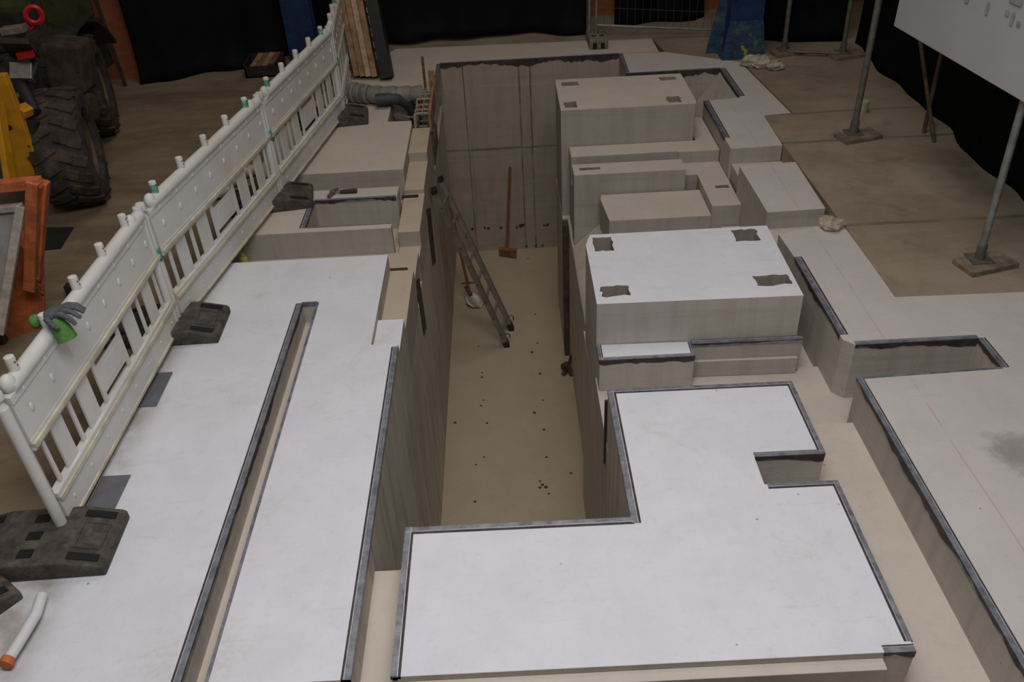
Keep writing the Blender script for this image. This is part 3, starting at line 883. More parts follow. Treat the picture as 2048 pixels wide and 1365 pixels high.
# ================================================================== BARRIER
def make_barrier(P, Q, label, green_pegs=(), green_end=False, first=False):
    """one 1 m tall plastic barrier panel standing from P to Q (metres)"""
    P, Q = Vector(P), Vector(Q)
    d = Q - P
    L = d.length
    rz = atan2(d.y, d.x)
    t = thing('safety_barrier', label, 'barrier', (P.x, P.y, 0), rz, 'white barrier panels along the pit')
    x0, x1 = 0.045, L - 0.015
    mb = MB()
    zb0, zb1, zm0, zm1, zt = 0.06, 0.285, 0.585, 0.65, 0.955

    def q(u0, u1, z0, z1, th=0.042, m=0, yo=0.0):
        mb.box(((u0 + u1) / 2, yo, (z0 + z1) / 2), (u1 - u0, th, z1 - z0), None, m)
    q(x0, x1, zb0, zb1 - 0.05)                       # bottom rail
    q(x0, x1, zb1 - 0.055, zb1 - 0.028, 0.066, 1)     # dusty ridge
    q(x0, x1, zb1 - 0.028, zb1, 0.05)
    q(x0, x1, zb0 - 0.006, zb0 + 0.014, 0.06, 1)
    q(x0, x1, zm0, zm0 + 0.022, 0.05)
    q(x0, x1, zm0 + 0.022, zm0 + 0.046, 0.072, 1)
    q(x0, x1, zm0 + 0.046, zm1, 0.045)
    q(x0, x1, zm1, zt - 0.07, 0.040)                 # upper board
    q(x0, x1, zt - 0.075, zt - 0.03, 0.052)
    mb.tube([(x0 + 0.05, 0, zt - 0.008), (x1 - 0.05, 0, zt - 0.008)], 0.042, 14)
    # slats between the slots
    W = 0.041
    cs = [0.045, 0.10, 0.205, 0.262, 0.377, 0.623, 0.738, 0.795, 0.90, 0.955]
    edges = [x0]
    for c in cs:
        edges += [c * L - W, c * L + W]
    edges.append(x1)
    for i in range(0, len(edges), 2):
        a, b = edges[i], edges[i + 1]
        if a < 0.5 * L < b:
            q(a, a + 0.035, zb1, zm0, 0.014)
            q(b - 0.035, b, zb1, zm0, 0.014)
            q(a + 0.035, b - 0.035, zb1 + 0.055, zm0 - 0.06, 0.012)
            q(a + 0.09, b - 0.09, zb1 + 0.085, zm0 - 0.09, 0.016)
        else:
            q(a, b, zb1, zm0, 0.013)
    # moulded dimples on both boards
    for k in range(8):
        u = (k + 0.5) / 8 * (x1 - x0) + x0
        for (z, r) in ((0.775, 0.022), (0.895, 0.015), (0.15, 0.013)):
            for sgn in (-1, 1):
                mb.ball((u, sgn * (0.021 if z != 0.895 else 0.026), z), r, (0.75, 0.35, 1.25), 10, 6)
    mb.build('barrier_panel', [M['barrier'], M['barrier_dirt']], t, smooth=True, bevel=0.004)
    # end tubes with rounded heads
    for (x, hx) in ((0.0, 1.0), (L - 0.052, 0.99)):
        e = MB()
        e.tube([(x, 0, 0.0), (x, 0, 0.90)], 0.030, 14)
        e.lathe([(0.030, 0.90), (0.018, 0.925), (0.018, 0.945), (0.031, 0.955), (0.033, 0.985), (0.028, 1.003), (0.001, 1.005)], (x, 0, 0), (0, 0, 1), 14)
        if green_end and x < 0.1:
            for k in range(3):
                e.ball((x, -0.022, 0.60 + 0.028 * k), 0.026, (0.8, 0.6, 1.5 - 0.3 * k), 8, 6, 1)
        e.build('end_tube', [M['barrier'], M['green_paint']], t, smooth=True)
    for k, u in enumerate((0.10, 0.29, 0.48, 0.67, 0.86)):
        g_ = MB()
        mpeg = 1 if k in green_pegs else 0
        g_.tube([(u * L, 0, 0.965), (u * L, 0, 1.045)], 0.026, 12, mpeg)
        g_.lathe([(0.026, 1.045), (0.024, 1.062), (0.015, 1.066), (0.001, 1.066)], (u * L, 0, 0), (0, 0, 1), 12, 0)
        g_.ball((u * L, 0, 0.965), 0.036, (1, 1, 0.5), 10, 6, mpeg)
        for (dx, dz) in ((-0.009, 1.035), (0.009, 1.035), (0.0, 1.012)):
            g_.lathe([(0.001, 0.027), (0.0045, 0.027), (0.0045, 0.020)], (u * L + dx, 0, dz), (0, -1, 0), 6, 2)
        if k in (0, 4):     # rounded moulded hump beside the outer pegs
            sx = -1 if k == 0 else 1
            g_.ball((u * L + sx * 0.085, 0, 0.965), 0.05, (0.9, 0.75, 1.0), 12, 8, 0)
        g_.build('peg', [M['barrier'], M['peg_paint'], M['dot']], t, smooth=True)
    return t


BJ = [tuple(c * S for c in p) for p in ((-0.722, 0.930), (-0.711, 1.502), (-0.613, 2.105), (-0.525, 2.690), (-0.575, 3.270))]
make_barrier(BJ[0], BJ[1], 'nearest white plastic barrier panel with grey and green glove on a peg', (), False)
make_barrier(BJ[1], BJ[2], 'second white barrier panel with one green-painted peg and green joint mark', (0, 4), True)
make_barrier(BJ[2], BJ[3], 'third white barrier panel with green pegs beside the black rubber foot', (0, 4), True)
make_barrier(BJ[3], BJ[4], 'farthest white barrier panel seen edge-on beside leaning timber boards', (2,), True)


def make_foot(x, y, rz, label, first=None):
    if first is not None:
        t = copy_tree(first)
        t.location = (x * S, y * S, 0)
        t.rotation_euler = (0, 0, rz)
        return tag(t, label, 'barrier foot', 'rubber barrier feet')
    t = thing('ballast_block', label, 'barrier foot', (x * S, y * S, 0), rz, 'rubber barrier feet')
    prof = [(-0.40, 0.0), (-0.40, 0.055), (-0.38, 0.068), (-0.19, 0.115), (0.19, 0.115), (0.38, 0.068), (0.40, 0.055), (0.40, 0.0)]
    mb = MB()
    n = len(prof)
    for (ya, yb) in ((-0.20, 0.20),):
        vs = [(px, ya, pz) for px, pz in prof] + [(px, yb, pz) for px, pz in prof]
        mb.add(vs, [tuple(range(n)), tuple(range(2 * n - 1, n - 1, -1))] + [(i, (i + 1) % n, (i + 1) % n + n, i + n) for i in range(n)])
    mb.build('rubber_body', M['rubber'], t, bevel=0.012)
    for sx in (-1, 1):
        for yy in (-0.145, 0.145):
            sl_ = MB().bar((sx * 0.215, yy, 0.110), (sx * 0.365, yy, 0.0735), 0.045, 0.008, m=0)
            sl_.build('slot', M['rubber_dark'], t)
        mp = MB()
        for yy in (-0.085, 0.085):
            mp.bar((sx * 0.225, yy, 0.1075), (sx * 0.355, yy, 0.0755), 0.012, 0.008)
        for xx, zz in ((0.228, 0.1065), (0.352, 0.0765)):
            mp.bar((sx * xx, -0.085, zz), (sx * xx, 0.085, zz), 0.012, 0.008)
        mp.build('raised_frame', M['rubber'], t)
    for yy in (-0.12, 0.0, 0.12):
        MB().box((0, yy, 0.117), (0.075, 0.055, 0.006)).build('socket', M['rubber_dark'], t)
    return t


ft = make_foot(-0.735, 1.50, 0.02, 'black rubber foot under the joint of the two nearest barrier panels')
make_foot(-0.645, 2.085, 0.16, 'black rubber foot standing on small slotted slab', ft)
make_foot(-0.562, 2.665, 0.12, 'black rubber foot on far slab near grey ribbed duct', ft)
make_foot(-0.752, 0.905, 0.03, 'muddy rubber foot at the near end of nearest barrier panel', ft)
make_foot(-0.86, 0.76, 0.9, 'loose rubber foot in the near left corner of floor', ft)

# glove slipped over the nearest panel's peg
gp = Vector(BJ[0]) if len(BJ[0]) == 3 else Vector((*BJ[0], 0))
gd = (Vector((*BJ[1], 0)) - gp)
gc = gp + gd * 0.29 + Vector((0, 0, 1.02))
gl = thing('work_glove', 'grey work glove with green cuff draped on a barrier peg', 'glove', tuple(gc))
gb = MB()
gb.ball((0.055, 0.01, 0.035), 0.05, (1.15, 1.0, 0.55), 14, 9)
for k, (oy, ln, dz) in enumerate(((0.045, 0.085, 0.012), (0.020, 0.10, 0.02), (-0.006, 0.095, 0.012), (-0.030, 0.075, -0.004))):
    gb.tube([(0.075, oy * 0.8, 0.045), (0.115, oy * 1.1, 0.055 + dz * 0.4), (0.115 + ln * 0.5, oy * 1.35, 0.035 + dz), (0.115 + ln * 0.85, oy * 1.5, 0.0 + dz)], 0.014, 9,
            radii=[0.015, 0.0155, 0.0145, 0.010])
gb.tube([(0.03, -0.035, 0.03), (0.07, -0.07, 0.02), (0.105, -0.085, 0.0)], 0.015, 9, radii=[0.016, 0.0155, 0.010])
gb.build('glove_hand', M['glove_grey'], gl, smooth=True)
cb = MB()
cb.tube([(0.055, -0.02, 0.02), (0.085, -0.03, -0.035), (0.10, -0.04, -0.095)], 0.045, 14, radii=[0.036, 0.046, 0.052])
cb.build('cuff', M['glove_green'], gl, smooth=True)
cb2 = MB()
cb2.ball((-0.07, 0.03, -0.02), 0.034, (1.0, 1.1, 1.15), 12, 8)
cb2.build('cuff_end', M['glove_green'], gl, smooth=True)

# ================================================================== things lying on the left side
for (px0, py0, px1, py1, lab) in ((292, 815, 346, 746, 'flat blue-grey steel plate below middle of nearest barrier panel'),
                                  (180, 1040, 262, 952, 'flat blue-grey steel plate close to nearest barrier foot')):
    a, b = at(px0, py0), at(px1, py1)
    tag(MB().lohi((a.x - 0.05, a.y, 0.0005), (b.x, b.y, 0.009)).build('steel_plate', M['plate'], bevel=0.002), lab, 'plate')

tb = thing('curved_tube', 'pale curved tube with orange end in the near left corner', 'tube', tuple(at(45, 1265)))
TB = tb.location.copy()
tp = [at(84, 1192, 0.04) - TB, at(72, 1230, 0.05) - TB, at(45, 1275, 0.05) - TB, at(18, 1318, 0.05) - TB]
MB().tube(tp, 0.026, 12).build('tube_body', M['label'], tb, smooth=True)
MB().tube([tp[-1], tp[-1] + (tp[-1] - tp[-2]) * 0.3], 0.032, 12).build('orange_end', M['orange'], tb, smooth=True)

# claw hammer
p, q_ = at(652, 386, 0.02), at(714, 382, 0.02)
hm = thing('hammer', 'hammer with brown grip lying on small slotted slab', 'hammer', (p.x, p.y, 0.0), atan2(q_.y - p.y, q_.x - p.x))
L = (q_ - p).length
MB().tube([(0.09, 0, 0.02), (L * 0.48, 0, 0.02)], 0.009, 8).build('shaft', M['hammer_steel'], hm, smooth=True)
MB().tube([(L * 0.45, 0, 0.022), (L * 0.6, 0, 0.022), (L, 0, 0.022)], 0.02, 10, radii=[0.016, 0.019, 0.021]).build('grip', M['hammer_grip'], hm, smooth=True)
hb = MB().box((0.06, 0, 0.022), (0.05, 0.035, 0.034))
hb.tube([(0.06, -0.01, 0.022), (0.035, -0.085, 0.022)], 0.019, 10)
hb.bar((0.06, 0.01, 0.022), (0.10, 0.07, 0.022), 0.034, 0.022)
hb.build('head', M['hammer_steel'], hm, bevel=0.003)

# yellow marking spray can under barrier
p = at(492, 520, -0.072 * S)
can = thing('spray_can', 'yellow-green spray can in the trench end under barrier', 'can', (-0.665 * S, 1.845 * S, -0.072 * S))
MB().lathe([(0.001, 0), (0.033, 0), (0.034, 0.01), (0.034, 0.15), (0.026, 0.17), (0.001, 0.17)], (0, 0, 0), (0, 0, 1), 16).build('can_body', M['lime'], can, smooth=True)
MB().lathe([(0.001, 0.165), (0.018, 0.165), (0.018, 0.20), (0.001, 0.20)], (0, 0, 0), (0, 0, 1), 12).build('cap', M['lime'], can, smooth=True)

# pile of pipes and green bits behind barrier
for i, (x, y, a, ln, z, lab) in enumerate(((-0.86, 2.10, 0.5, 0.75, 0.055, 'cream plastic pipe with green band behind second barrier panel, nearest of three'),
                                          (-0.84, 2.16, 0.6, 0.70, 0.055, 'cream plastic pipe with green band behind second barrier panel, middle of three'),
                                          (-0.82, 2.23, 0.45, 0.8, 0.055, 'cream plastic pipe with green band behind second barrier panel, farthest of three'))):
    pt = thing('plastic_pipe', lab, 'pipe', (x * S, y * S, 0), a, 'plastic pipes behind the barrier')
    MB().tube([(-ln / 2, 0, z), (ln / 2, 0, z)], 0.055, 14).build('pipe_body', M['pipe_white'], pt, smooth=True)
    MB().lathe([(0.056, -0.08), (0.058, -0.07), (0.058, 0.07), (0.056, 0.08)], (ln * 0.22, 0, z), (1, 0, 0), 14).build('green_band', M['green_paint'], pt, smooth=True)

# ================================================================== orange tipping skip, left edge
sk = thing('tipping_skip', 'orange steel skip with grey tilted tray at left edge', 'skip', (-1.02 * S, 1.48 * S, 0), 0.0)
O = Vector((-1.02 * S, 1.48 * S, 0))


def loc_(px, py, y):
    return atY(px, py, y) - O


Y0 = 1.50 * S
fr = MB()
top, bot = loc_(68, 362, Y0), loc_(62, 578, Y0)
fr.bar(top, bot, 0.075, 0.085, (0, 1, 0))
fr.bar(top + Vector((0.03, 0.02, -0.02)), loc_(-60, 378, Y0) , 0.07, 0.07)
fr.bar(top + Vector((0.025, 0.07, -0.04)), loc_(74, 560, Y0 + 0.05), 0.05, 0.07, (0, 1, 0))
fr.build('frame_tube', M['orange'], sk, bevel=0.006)
bd = MB()
f0 = [loc_(50, 500, Y0 + 0.02), loc_(78, 495, Y0 + 0.10), loc_(92, 600, Y0 + 0.16), loc_(86, 668, Y0 + 0.12), loc_(8, 682, Y0 - 0.02), loc_(12, 640, Y0 - 0.02)]
b0 = [v + Vector((-0.42, 0.50, 0.0)) for v in f0]
n = len(f0)
bd.add(f0 + b0, [tuple(range(n)), tuple(range(2 * n - 1, n - 1, -1))] + [(i, (i + 1) % n, (i + 1) % n + n, i + n) for i in range(n)])
bd.bar(f0[1], f0[3] , 0.03, 0.05)
bd.build('skip_body', M['orange'], sk, bevel=0.008)
ty = MB()
c4 = [loc_(-40, 420, Y0 - 0.03), loc_(38, 418, Y0 - 0.03), loc_(-4, 668, Y0 - 0.30), loc_(-140, 668, Y0 - 0.30)]
ty.add(c4 + [v + Vector((0.0, 0.03, -0.03)) for v in c4], [(0, 1, 2, 3), (4, 7, 6, 5), (0, 4, 5, 1), (1, 5, 6, 2), (2, 6, 7, 3), (3, 7, 4, 0)])
ty.build('tray', M['tray'], sk)
tr_ = MB()
tr_.bar(loc_(42, 412, Y0 - 0.04), loc_(0, 668, Y0 - 0.32), 0.055, 0.055, (0, 1, 0.3))
tr_.bar(loc_(45, 414, Y0 - 0.04), loc_(-60, 425, Y0 - 0.04), 0.045, 0.045)
tr_.build('tray_rim', M['tray_rim'], sk, bevel=0.005)
ch = MB()
for k in range(4):
    pc = loc_(66 + 5 * k, 545 + 14 * k, Y0 + 0.0)
    ch.lathe([(0.012, -0.004), (0.026, -0.004), (0.026, 0.004), (0.012, 0.004), (0.012, -0.004)], pc, (0.4, 1, 0.3 * (k % 2)), 10)
ch.build('latch_chain', M['rust'], sk, smooth=True)
LG = MB()
for (xx, yy) in ((-0.28, 0.0), (0.12, 0.25), (-0.25, 0.55), (0.02, 0.6)):
    LG.lohi((xx, yy, 0.0), (xx + 0.09, yy + 0.06, 0.10))
LG.build('skid_feet', M['machine_dark'], sk)
bw_ = thing('blue_bin', 'bright blue and white plastic tub at the left edge', 'tub', (-1.125 * S, 1.50 * S, 0))
MB().lathe([(0.001, 0.0), (0.10, 0.0), (0.13, 0.20), (0.001, 0.20)], (-0.05, -0.22, 0.0), (0, 0, 1), 20).build('tub_body', M['blue_bright'], bw_, smooth=True)
MB().lathe([(0.125, 0.19), (0.14, 0.19), (0.14, 0.22), (0.11, 0.22), (0.11, 0.19)], (-0.05, -0.22, 0.0), (0, 0, 1), 20).build('tub_rim', M['label'], bw_, smooth=True)
# dark rubber mat and cord on hall floor
a = at(100, 482)
mt = MB().prism([(a.x - 0.30, a.y - 0.20), (a.x + 0.16, a.y - 0.16), (a.x + 0.12, a.y + 0.22), (a.x - 0.30, a.y + 0.25)], 0.001, 0.012)
tag(mt.build('rubber_mat', M['rubber_dark']), 'small black rubber mat on brown floor beside orange skip', 'mat')

# ================================================================== wheel loader
lo = thing('wheel_loader', 'muddy compact wheel loader with yellow lift arm, back left', 'loader', (-1.42 * S, 2.36 * S, 0), 0.0)
LO = lo.location.copy()


def wheel(cx, cy, r, wd, heading, name='wheel'):
    c = Vector((cx * S, cy * S, r)) - LO
    ax = Vector((cos(heading), sin(heading), 0))          # axle direction
    fw = Vector((-sin(heading), cos(heading), 0))
    mb = MB()
    h = wd / 2
    prof = [(r * 0.56, -h * 0.80), (r * 0.62, -h * 0.98), (r * 0.82, -h * 1.0), (r * 0.93, -h * 0.90), (r * 0.965, -h * 0.55), (r * 0.965, h * 0.55), (r * 0.93, h * 0.90), (r * 0.82, h * 1.0), (r * 0.62, h * 0.98), (r * 0.56, h * 0.80)]
    mb.lathe(prof, c, ax, 40)
    nl = 20                                              # chunky wavy lugs in two rows
    for k in range(nl):
        for sd in (-1, 1):
            an = 2 * pi * (k + (0.25 if sd > 0 else -0.25)) / nl
            for (f0_, f1_, off) in ((0.06, 0.50, 0.0), (0.46, 0.92, 0.10)):
                a1, a2 = an + off, an + off + 0.09
                p1 = c + ax * (sd * h * f0_) + (fw * cos(a1) + Vector((0, 0, 1)) * sin(a1)) * (r * 0.975)
                p2 = c + ax * (sd * h * f1_) + (fw * cos(a2) + Vector((0, 0, 1)) * sin(a2)) * (r * (0.975 if f1_ < 0.6 else 0.945))
                radial = (fw * cos(a1) + Vector((0, 0, 1)) * sin(a1))
                mb.bar(p1, p2, 0.125 * r * 1.45, 0.05 * r, radial)
    t = mb.build(name, M['tyre'], lo, smooth=False, bevel=0.006, seg=1)
    rm = MB().lathe([(r * 0.57, h * 0.78), (r * 0.55, h * 0.60), (r * 0.30, h * 0.42), (r * 0.28, h * 0.75), (r * 0.14, h * 0.80), (0.001, h * 0.80)], c, ax, 28)
    for k in range(8):
        an = 2 * pi * k / 8
        rm.ball(c + ax * (h * 0.45) + (fw * cos(an) + Vector((0, 0, 1)) * sin(an)) * r * 0.40, 0.022, (1, 1, 1), 8, 5)
    rm.build('rim', M['rim'], t, smooth=True)
    return t


HD = 0.30
wheel(-1.165, 2.165, 0.525, 0.46, HD)
wheel(-1.315, 2.665, 0.525, 0.46, HD)
wheel(-1.70, 2.00, 0.525, 0.46, HD)
P_ = lambda px, py, y: atY(px, py, y) - LO
ch_ = MB()
ch_.lohi((-0.62, 0.10, 0.42), (0.25, 2.2, 0.95))
ch_.lohi((-0.55, -0.25, 0.55), (0.35, 0.15, 0.98))
ch_.build('chassis', M['machine_dark'], lo, bevel=0.02)
ax_ = MB()
ax_.tube([P_(190, 215, 2.42 * S), P_(120, 215, 2.42 * S), P_(20, 235, 2.42 * S)], 0.14, 14)
ax_.box(P_(140, 128, 2.46 * S), (0.34, 0.34, 0.46), Matrix.Rotation(0.15, 3, 'Y'))
ax_.bar(P_(135, 185, 2.28 * S), P_(165, 222, 2.30 * S), 0.16, 0.16)
ax_.build('axle', M['axle_mud'], lo, bevel=0.03)
fd = MB()
for (cy, px) in ((2.665, -1.315),):
    c = Vector((px * S, cy * S, 0.525)) - LO
    for k in range(7):
        a1, a2 = radians(25 + k * 20), radians(45 + k * 20)
        fd.bar(c + Vector((-0.02, cos(a1) * 0.66, sin(a1) * 0.66)), c + Vector((-0.02, cos(a2) * 0.66, sin(a2) * 0.66)), 0.52, 0.03, Vector((0, cos(a1), sin(a1))))
fd.build('fender', M['machine_dark'], lo, bevel=0.006)
hd = MB()
hd.lohi((-0.60, 0.9, 0.95), (0.22, 2.2, 1.45))
hd.lohi((-0.60, 1.2, 1.45), (0.14, 2.1, 1.80))
hd.build('hood', M['olive'], lo, bevel=0.05)
cabx = MB()
for (xx, yy) in ((-0.62, 0.85), (0.26, 0.85)):
    cabx.bar((xx, yy, 0.95), (xx, yy + 0.1, 2.1), 0.07, 0.07)
cabx.bar((-0.62, 0.9, 1.2), (0.26, 0.9, 1.2), 0.05, 0.30)
cabx.build('cab_post', M['machine_dark'], lo, bevel=0.008)
# yellow lift arm plates towards the camera
YA = 2.02 * S
pts = [P_(-8, 150, YA), P_(8, 150, YA), P_(74, 318, YA), P_(70, 352, YA), P_(28, 362, YA), P_(-30, 260, YA)]
am = MB()
bk = [v + Vector((0.0, 0.07, 0)) for v in pts]
n = len(pts)
am.add(pts + bk, [tuple(range(n)), tuple(range(2 * n - 1, n - 1, -1))] + [(i, (i + 1) % n, (i + 1) % n + n, i + n) for i in range(n)])
am.bar(P_(-4, 205, YA - 0.05), P_(22, 372, YA - 0.25), 0.05, 0.12, (0, 1, 0))
am.bar(P_(58, 228, YA + 0.06), P_(40, 215, YA + 0.1), 0.10, 0.08)
am.build('lift_arm', M['yellow'], lo, bevel=0.008)
pn = MB()
for (px, py) in ((5, 257), (20, 255), (3, 278)):
    c = P_(px, py, YA)
    pn.lathe([(0.001, 0.012), (0.02, 0.012), (0.022, 0.0)], c, (0, -1, 0), 10)
pn.build('pivot_pin', M['machine_dark'], lo, smooth=True)
cy_ = MB()
cy_.tube([P_(70, 225, YA + 0.12), P_(18, 120, YA + 0.45)], 0.05, 12)
cy_.tube([P_(55, 320, YA + 0.06), P_(66, 240, YA + 0.1)], 0.05, 12)
cy_.tube([P_(60, 165, YA + 0.3), P_(72, 130, YA + 0.4), P_(60, 112, YA + 0.5), P_(25, 112, YA + 0.5), P_(-5, 120, YA + 0.5)], 0.028, 10)
cy_.build('hydraulic_hose', M['black_cap'], lo, smooth=True)
MB().bar(P_(32, 193, 2.20 * S), P_(134, 184, 2.20 * S), 0.10, 0.05).build('cross_bar', M['bare_steel'], lo, bevel=0.006)
MB().bar(P_(5, 62, 2.25 * S), P_(50, 56, 2.25 * S), 0.10, 0.06).build('lamp_bar', M['bare_steel'], lo, bevel=0.006)
lb = MB()
lc = P_(40, 88, 2.13 * S)
Rl = Matrix.Rotation(radians(-40), 3, 'X') @ Matrix.Rotation(radians(12), 3, 'Z')
lb.box(lc, (0.17, 0.19, 0.006), Rl)
for (dx, dy, w_, h_) in ((-0.02, 0.02, 0.06, 0.03), (0.02, 0.0, 0.04, 0.05), (0.0, -0.035, 0.09, 0.012)):
    lb.box(lc + Rl @ Vector((dx, dy, 0.004)), (w_, h_, 0.002), Rl, 1)
lb.box(lc + Rl @ Vector((0, 0, -0.03)), (0.22, 0.26, 0.05), Rl, 2)
lb.build('label_plate', [M['label'], M['label_grey'], M['machine_dark']], lo)
MB().bar(P_(36, 112, 2.10 * S), P_(66, 108, 2.10 * S), 0.05, 0.05).build('red_reflector', M['red'], lo)
bg = MB()
lc2 = P_(45, 145, 2.12 * S)
bg.box(lc2, (0.17, 0.10, 0.14), Rl)
bg.build('document_pouch', M['bare_steel'], lo, bevel=0.006)
rc = P_(68, 30, 2.35 * S)
MB().lathe([(0.045, -0.02), (0.062, -0.035), (0.085, -0.02), (0.088, 0.02), (0.065, 0.035), (0.045, 0.02), (0.045, -0.02)], rc, (0.5, -1, 0.2), 20).build('red_coil', M['red'], lo, smooth=True)
MB().tube([rc + Vector((-0.02, 0, -0.08)), rc + Vector((-0.06, -0.02, -0.12)), rc + Vector((-0.10, 0, -0.06))], 0.018, 8).build('red_hook', M['red'], lo, smooth=True)

# ================================================================== background: tarps, columns, boards
def tarp(name, pts, top, label, seed, mat='tarp', foldw=0.10, lift=0.0, nu=90, nv=14, foot=0.35):
    """hanging sheet with folds: pts = floor line (metres xy)"""
    rr = random.Random(seed)
    ph = [rr.uniform(0, 6.28) for _ in range(6)]
    seglen = [0]
    for i in range(1, len(pts)):
        seglen.append(seglen[-1] + (Vector(pts[i]) - Vector(pts[i - 1])).length)
    T = seglen[-1]
    vs, fs = [], []
    for i in range(nu + 1):
        s_ = T * i / nu
        k = 1
        while k < len(pts) - 1 and seglen[k] < s_:
            k += 1
        f = (s_ - seglen[k - 1]) / (seglen[k] - seglen[k - 1])
        p = Vector(pts[k - 1]).lerp(Vector(pts[k]), f)
        d = (Vector(pts[k]) - Vector(pts[k - 1])).normalized()
        nrm = Vector((d.y, -d.x))                        # towards the camera side
        wv = sin(s_ * 5.1 + ph[0]) * 0.5 + sin(s_ * 9.3 + ph[1]) * 0.3 + sin(s_ * 2.2 + ph[2]) * 0.6
        for j in range(nv + 1):
            v = j / nv
            z = lift * (0.5 + 0.5 * sin(s_ * 1.3 + ph[3])) + top * v ** 1.3
            out = foldw * wv * (0.5 + 0.5 * (1 - v)) + foot * max(0, 1 - v * 4.5) ** 2 * (0.7 + 0.3 * sin(s_ * 3 + ph[4]))
            if j == 0:
                z = max(0.004, lift * (0.5 + 0.5 * sin(s_ * 1.3 + ph[3])))
            vs.append((p.x + nrm.x * out, p.y + nrm.y * out, z))
    for i in range(nu):
        for j in range(nv):
            a_ = i * (nv + 1) + j
            fs.append((a_, a_ + nv + 1, a_ + nv + 2, a_ + 1))
    o = MB().add(vs, fs).build(name, M[mat], smooth=True, solid=0.004)
    return tag(o, label, 'tarp')


g2 = lambda px, py: (at(px, py).x, at(px, py).y)
tarp('tarpaulin', [(-1.335 * S, 3.185 * S), (-1.24 * S, 3.18 * S), (-1.04 * S, 3.28 * S), (-0.86 * S, 3.42 * S), (-0.66 * S, 3.46 * S)], 3.4,
     'black plastic tarpaulin hanging left of left blue column', 3, foot=0.16)
tarp('tarpaulin', [(-0.66 * S, 3.50 * S), (-0.30 * S, 3.50 * S), (0.05 * S, 3.50 * S), (0.335 * S, 3.49 * S)], 3.2,
     'wide black plastic tarpaulin hanging behind the pit end', 5, foot=0.12, lift=0.05)
tarp('tarpaulin', [(0.46 * S, 3.60 * S), (0.78 * S, 3.58 * S), (0.83 * S, 3.62 * S)], 3.2,
     'dark sheet behind wire fence left of right blue column', 8, mat='tarp_green', foot=0.05)
tarp('tarpaulin', [(0.90 * S, 3.30 * S), (1.06 * S, 3.24 * S), (1.265 * S, 3.20 * S)], 3.2,
     'dark hanging sheet right of right blue column', 9, mat='tarp_green', foot=0.03, foldw=0.05, nu=50)
tarp('tarpaulin', [(1.30 * S, 3.17 * S), (1.275 * S, 2.5 * S), (1.265 * S, 2.0 * S), (1.27 * S, 1.3 * S), (1.28 * S, 0.9 * S)], 3.2,
     'long dark green netting along right side of the hall', 11, mat='tarp_green', foot=0.03, foldw=0.05, nu=80)


def column(cx, cy, wd, label, flare):
    t = thing('steel_column', label, 'column', (cx, cy, 0))
    mb = MB()
    h = wd / 2
    mb.box((0, -0.10, 2.25), (wd, 0.014, 4.5))
    mb.box((0, 0.10, 2.25), (wd, 0.014, 4.5))
    mb.box((0, 0, 2.25), (0.014, 0.20, 4.5))
    mb.build('beam', M['blue'], t)
    rv = MB()
    for k in range(24):
        for sx in (-1, 1):
            rv.ball((sx * h * 0.78, -0.11, 0.30 + k * 0.13), 0.013, (1, 0.7, 1), 8, 5)
    rv.build('rivets', M['blue'], t, smooth=True)
    if flare:
        fp = MB()
        for y_ in (-0.122, 0.122):
            pl = [(-h * 1.35, 0.0), (h * 1.35, 0.0), (h * 1.25, 0.10), (h * 1.0, 0.45), (-h * 1.0, 0.45), (-h * 1.25, 0.10)]
            fp.add([(x, y_ - 0.008, z) for x, z in pl] + [(x, y_ + 0.008, z) for x, z in pl],
                   [tuple(range(6)), tuple(range(11, 5, -1))] + [(i, (i + 1) % 6, (i + 1) % 6 + 6, i + 6) for i in range(6)])
        fp.lohi((-h * 1.3, -0.16, 0.0), (h * 1.3, 0.16, 0.02))
        fp.build('foot_plate', M['blue_worn'], t)
        br = MB()
        pl = [(-h, 0.0), (-h - 0.20, 0.0), (-h - 0.17, 0.18), (-h - 0.06, 0.75), (-h, 0.95)]
        br.add([(a_, 0.13, b_) for a_, b_ in pl] + [(a_, 0.145, b_) for a_, b_ in pl],
               [(0, 1, 2, 3, 4), (9, 8, 7, 6, 5)] + [(i_, (i_ + 1) % 5, (i_ + 1) % 5 + 5, i_ + 5) for i_ in range(5)])
        br.build('gusset', M['blue_worn'], t)
        ys = MB()
        for k in range(5):
            ys.ball((0.0 + random.uniform(-0.04, 0.04), -0.130, 0.05 + k * 0.022), 0.022, (1, 0.3, 0.9), 8, 5)
        ys.build('yellow_mark', M['lime'], t, smooth=True)
    return t


column(0.858 * S, 3.10 * S, 0.40, 'blue riveted steel column with flared foot, right of wire fence', True)
column(-0.765 * S, 3.36 * S, 0.36, 'blue riveted steel column behind the white barrier', False)

# leaning timber boards and black panel
for k, (x, c) in enumerate(((-0.527, 'wood'), (-0.505, 'wood'), (-0.483, 'wood_pale'), (-0.461, 'wood'))):
    labs = ('leaning dirty timber board closest to the barrier end', 'second leaning timber board from barrier end', 'palest of the leaning timber boards', 'leaning timber board touching the black panel')
    b0 = Vector((x * S, 3.09 * S - k * 0.02, 0.02))
    b1 = b0 + Vector((-0.22, 0.62, 2.2))
    tag(MB().bar(b0, b1, 0.24, 0.068, (1, 0.0, 0.14)).build('timber_board', M[c], bevel=0.004), labs[k], 'board', 'leaning timber boards')
pb = thing('formwork_sheet', 'black film-faced panel leaning beside timber boards', 'panel', (0, 0, 0))
b0 = Vector((-0.418 * S, 3.05 * S, 0.02))
b1 = b0 + Vector((-0.24, 0.68, 2.4))
MB().bar(b0, b1, 0.20, 0.14, (1, 0.0, 0.14)).build('panel_board', M['board_black'], pb, bevel=0.004)
dn = (b1 - b0).normalized()
e = MB()
